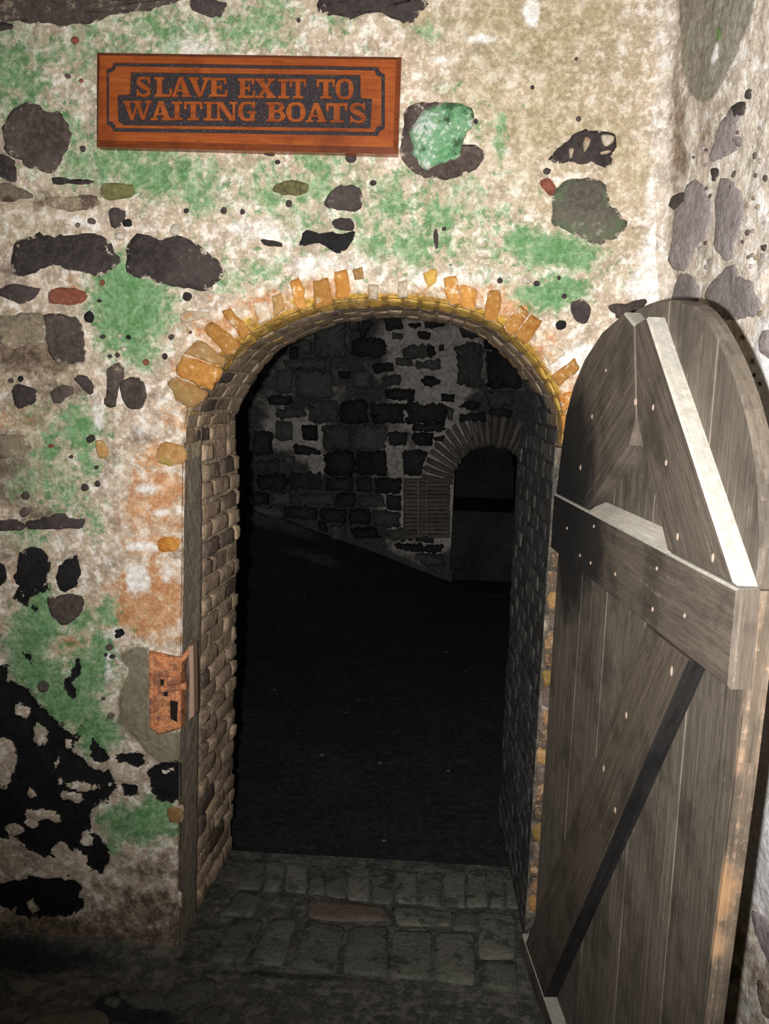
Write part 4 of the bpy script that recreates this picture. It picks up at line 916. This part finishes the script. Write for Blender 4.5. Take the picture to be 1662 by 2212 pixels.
def glyph(ch):
    G = {
    'I': [rect(.30,0,.70,1), rect(.04,.86,.96,1), rect(.04,0,.96,.14)],
    'T': [rect(.35,0,.65,1), rect(0,.85,1,1), rect(0,.60,.13,1), rect(.87,.60,1,1), rect(.18,0,.82,.13)],
    'L': [rect(.13,0,.43,1), rect(0,.87,.56,1), rect(0,0,1,.14), rect(.86,0,1,.42)],
    'E': [rect(.12,0,.42,1), rect(0,.86,.95,1), rect(.82,.66,.95,1), rect(.3,.44,.70,.57), rect(.60,.34,.71,.67), rect(0,0,1,.14), rect(.87,0,1,.36)],
    'A': [[(.10,.1),(.25,.1),(.58,1),(.40,1)], [(.40,1),(.62,1),(.94,.1),(.63,.1)], rect(.24,.27,.72,.38), rect(0,0,.36,.12), rect(.53,0,1,.12)],
    'V': [[(.05,.9),(.37,.9),(.60,0),(.42,0)], [(.75,.9),(.90,.9),(.60,0),(.46,0)], rect(0,.88,.47,1), rect(.63,.88,1,1)],
    'X': [[(.07,.9),(.40,.9),(.93,.1),(.60,.1)], [(.68,.9),(.84,.9),(.33,.1),(.15,.1)], rect(0,.88,.48,1), rect(.58,.88,.97,1), rect(.02,0,.42,.12), rect(.52,0,1,.12)],
    'W': [[(.04,.9),(.23,.9),(.38,0),(.26,0)], [(.46,.9),(.53,.9),(.37,0),(.29,0)], [(.42,.9),(.60,.9),(.76,0),(.64,0)], [(.86,.9),(.94,.9),(.74,0),(.66,0)], rect(0,.88,.31,1), rect(.36,.88,.67,1), rect(.76,.88,1,1)],
    'N': [rect(.10,0,.22,1), [(.06,1),(.34,1),(.90,0),(.66,0)], rect(.78,0,.90,1), rect(0,.88,.3,1), rect(0,0,.34,.12), rect(.64,.88,1,1)],
    'B': [rect(.12,0,.42,1), rect(0,.87,.5,1), rect(0,0,.5,.13)] + ribbon([(.35,.935),(.64,.93),(.80,.75),(.64,.56),(.35,.53)], [.13,.14,.26,.14,.12]) + ribbon([(.35,.53),(.68,.52),(.86,.28),(.68,.07),(.35,.065)], [.12,.14,.28,.14,.13]),
    'O': ribbon([(.5,.94),(.22,.84),(.14,.5),(.22,.16),(.5,.06),(.78,.16),(.86,.5),(.78,.84),(.5,.94)], [.12,.20,.28,.20,.12,.20,.28,.20,.12]),
    'S': ribbon([(.84,.72),(.74,.88),(.48,.94),(.22,.86),(.16,.70),(.34,.57),(.62,.45),(.84,.30),(.76,.12),(.48,.06),(.24,.14),(.12,.32)], [.08,.12,.14,.2,.24,.26,.26,.24,.2,.14,.12,.08]) + [rect(.80,.64,.92,1), rect(.06,0,.18,.36)],
    'G': ribbon([(.84,.72),(.74,.88),(.50,.94),(.24,.84),(.14,.5),(.24,.16),(.50,.06),(.74,.12),(.80,.3)], [.08,.12,.13,.2,.28,.2,.13,.14,.2]) + [rect(.80,.64,.92,1), rect(.66,0,.90,.44), rect(.52,.38,1,.5)],
    }
    return G[ch]
LET = [('S',248,326,180,284),('L',342,432,182,284),('A',425,530,182,284),('V',518,628,184,284),('E',622,716,186,284),('E',770,858,188,290),('X',858,965,190,290),('I',972,1036,192,292),('T',1036,1120,192,292),('T',1174,1268,193,293),('O',1270,1364,192,297),
       ('W',180,328,304,402),('A',322,428,306,404),('I',426,490,308,404),('T',494,588,308,405),('I',592,652,308,406),('N',652,768,309,406),('G',770,866,308,408),('B',916,1016,312,411),('O',1018,1118,312,412),('A',1116,1226,314,414),('T',1222,1332,316,416),('S',1340,1430,316,420)]
for ch, x0, x1, y0_, y1_ in LET:
    V = []; Fc = []; uv = []
    for gi_, poly in enumerate(glyph(ch)):
        poly = list(poly)
        P = [np.array(SP(x0 + p[0] * (x1 - x0), y1_ - p[1] * (y1_ - y0_))) for p in poly]
        P, I = inset(P, .0006 if ch not in 'OSGB' else .00005); n = len(P); o = len(V); d1 = .0066 + gi_ * .00002
        V += [s3(*p, 0) for p in P] + [s3(*p, d1 - .001) for p in P] + [s3(*p, d1) for p in I]; uv += [(p[0], p[1]) for p in P] * 3
        for i in range(n):
            j = (i + 1) % n; Fc += [(o + i, o + j, o + n + j, o + n + i), (o + n + i, o + n + j, o + 2 * n + j, o + 2 * n + i)]
        Fc.append(tuple(range(o + 2 * n, o + 3 * n)))
    mesh('letter', V, Fc, M_sign, sgn, uv=uv)

# ------------------------------------------------------------------ rusted lock on the left jamb
lx, lz = W(360, 1585)
lock = empty('door_lock', (lx, 0, lz), label='rusty orange iron lock case and keeper bar on the left jamb', category='lock')
s_ = NT('rusted_iron', .8, .35)
nn_ = s_.noise(38, 5, .65); n2_ = s_.noise(140, 4, .7)
M_rust = s_.out(s_.mix(s_.step(nn_, .40, .62), s_.mix(s_.step(n2_, .4, .6), (.64, .20, .07), (.74, .36, .17)), (.26, .11, .065)), s_.bump(n2_, .8, .004, s_.bump(nn_, .5, .01)))
s_ = NT('dull_iron', .6, .4); n2_ = s_.noise(90, 4, .7)
M_iron = s_.out(s_.mix(n2_, (.30, .19, .13), (.45, .31, .22)), s_.bump(n2_, .5, .004))
M_slot = NT('lock_slot', .9, .1).out((.02, .014, .012))
def l3(x, z, d): return (x, .008 - d, z)
def lockp(name, pts, d0, d1, mat, bev=.003, parent=None): return prism(name, WL(pts), d0, d1, mat, parent or lock, l3, bev=bev)
case = lockp('case', [(324,1404),(394,1420),(393,1572),(346,1584),(326,1570)], -.03, .024, M_rust, .006)
lockp('top_plate', [(326,1406),(392,1422),(392,1460),(326,1452)], .02, .031, M_rust, .004)
lockp('rim', [(326,1452),(338,1454),(338,1566),(328,1568)], .02, .032, M_rust, .003)
lockp('keyhole_cover', [(348,1452),(366,1454),(366,1480),(352,1482)], .02, .036, M_rust, .006)
lockp('slot', [(352,1460),(361,1461),(360,1474),(354,1474)], .03, .0368, M_slot, .001)
lockp('slot', [(371,1508),(388,1512),(386,1556),(372,1548)], .02, .0252, M_slot, .001)
lockp('slot', [(356,1488),(366,1488),(366,1500),(358,1500)], .02, .0252, M_slot, .001)
lockp('bolt', [(350,1478),(406,1470),(406,1484),(352,1490)], .012, .036, M_rust, .004)
lockp('keeper_bar', [(407,1396),(419,1392),(420,1455),(421,1545),(408,1556),(410,1460)], -.03, .018, M_iron, .004)
lockp('keeper_arm', [(392,1418),(408,1398),(409,1416),(394,1432)], -.02, .018, M_rust, .003)
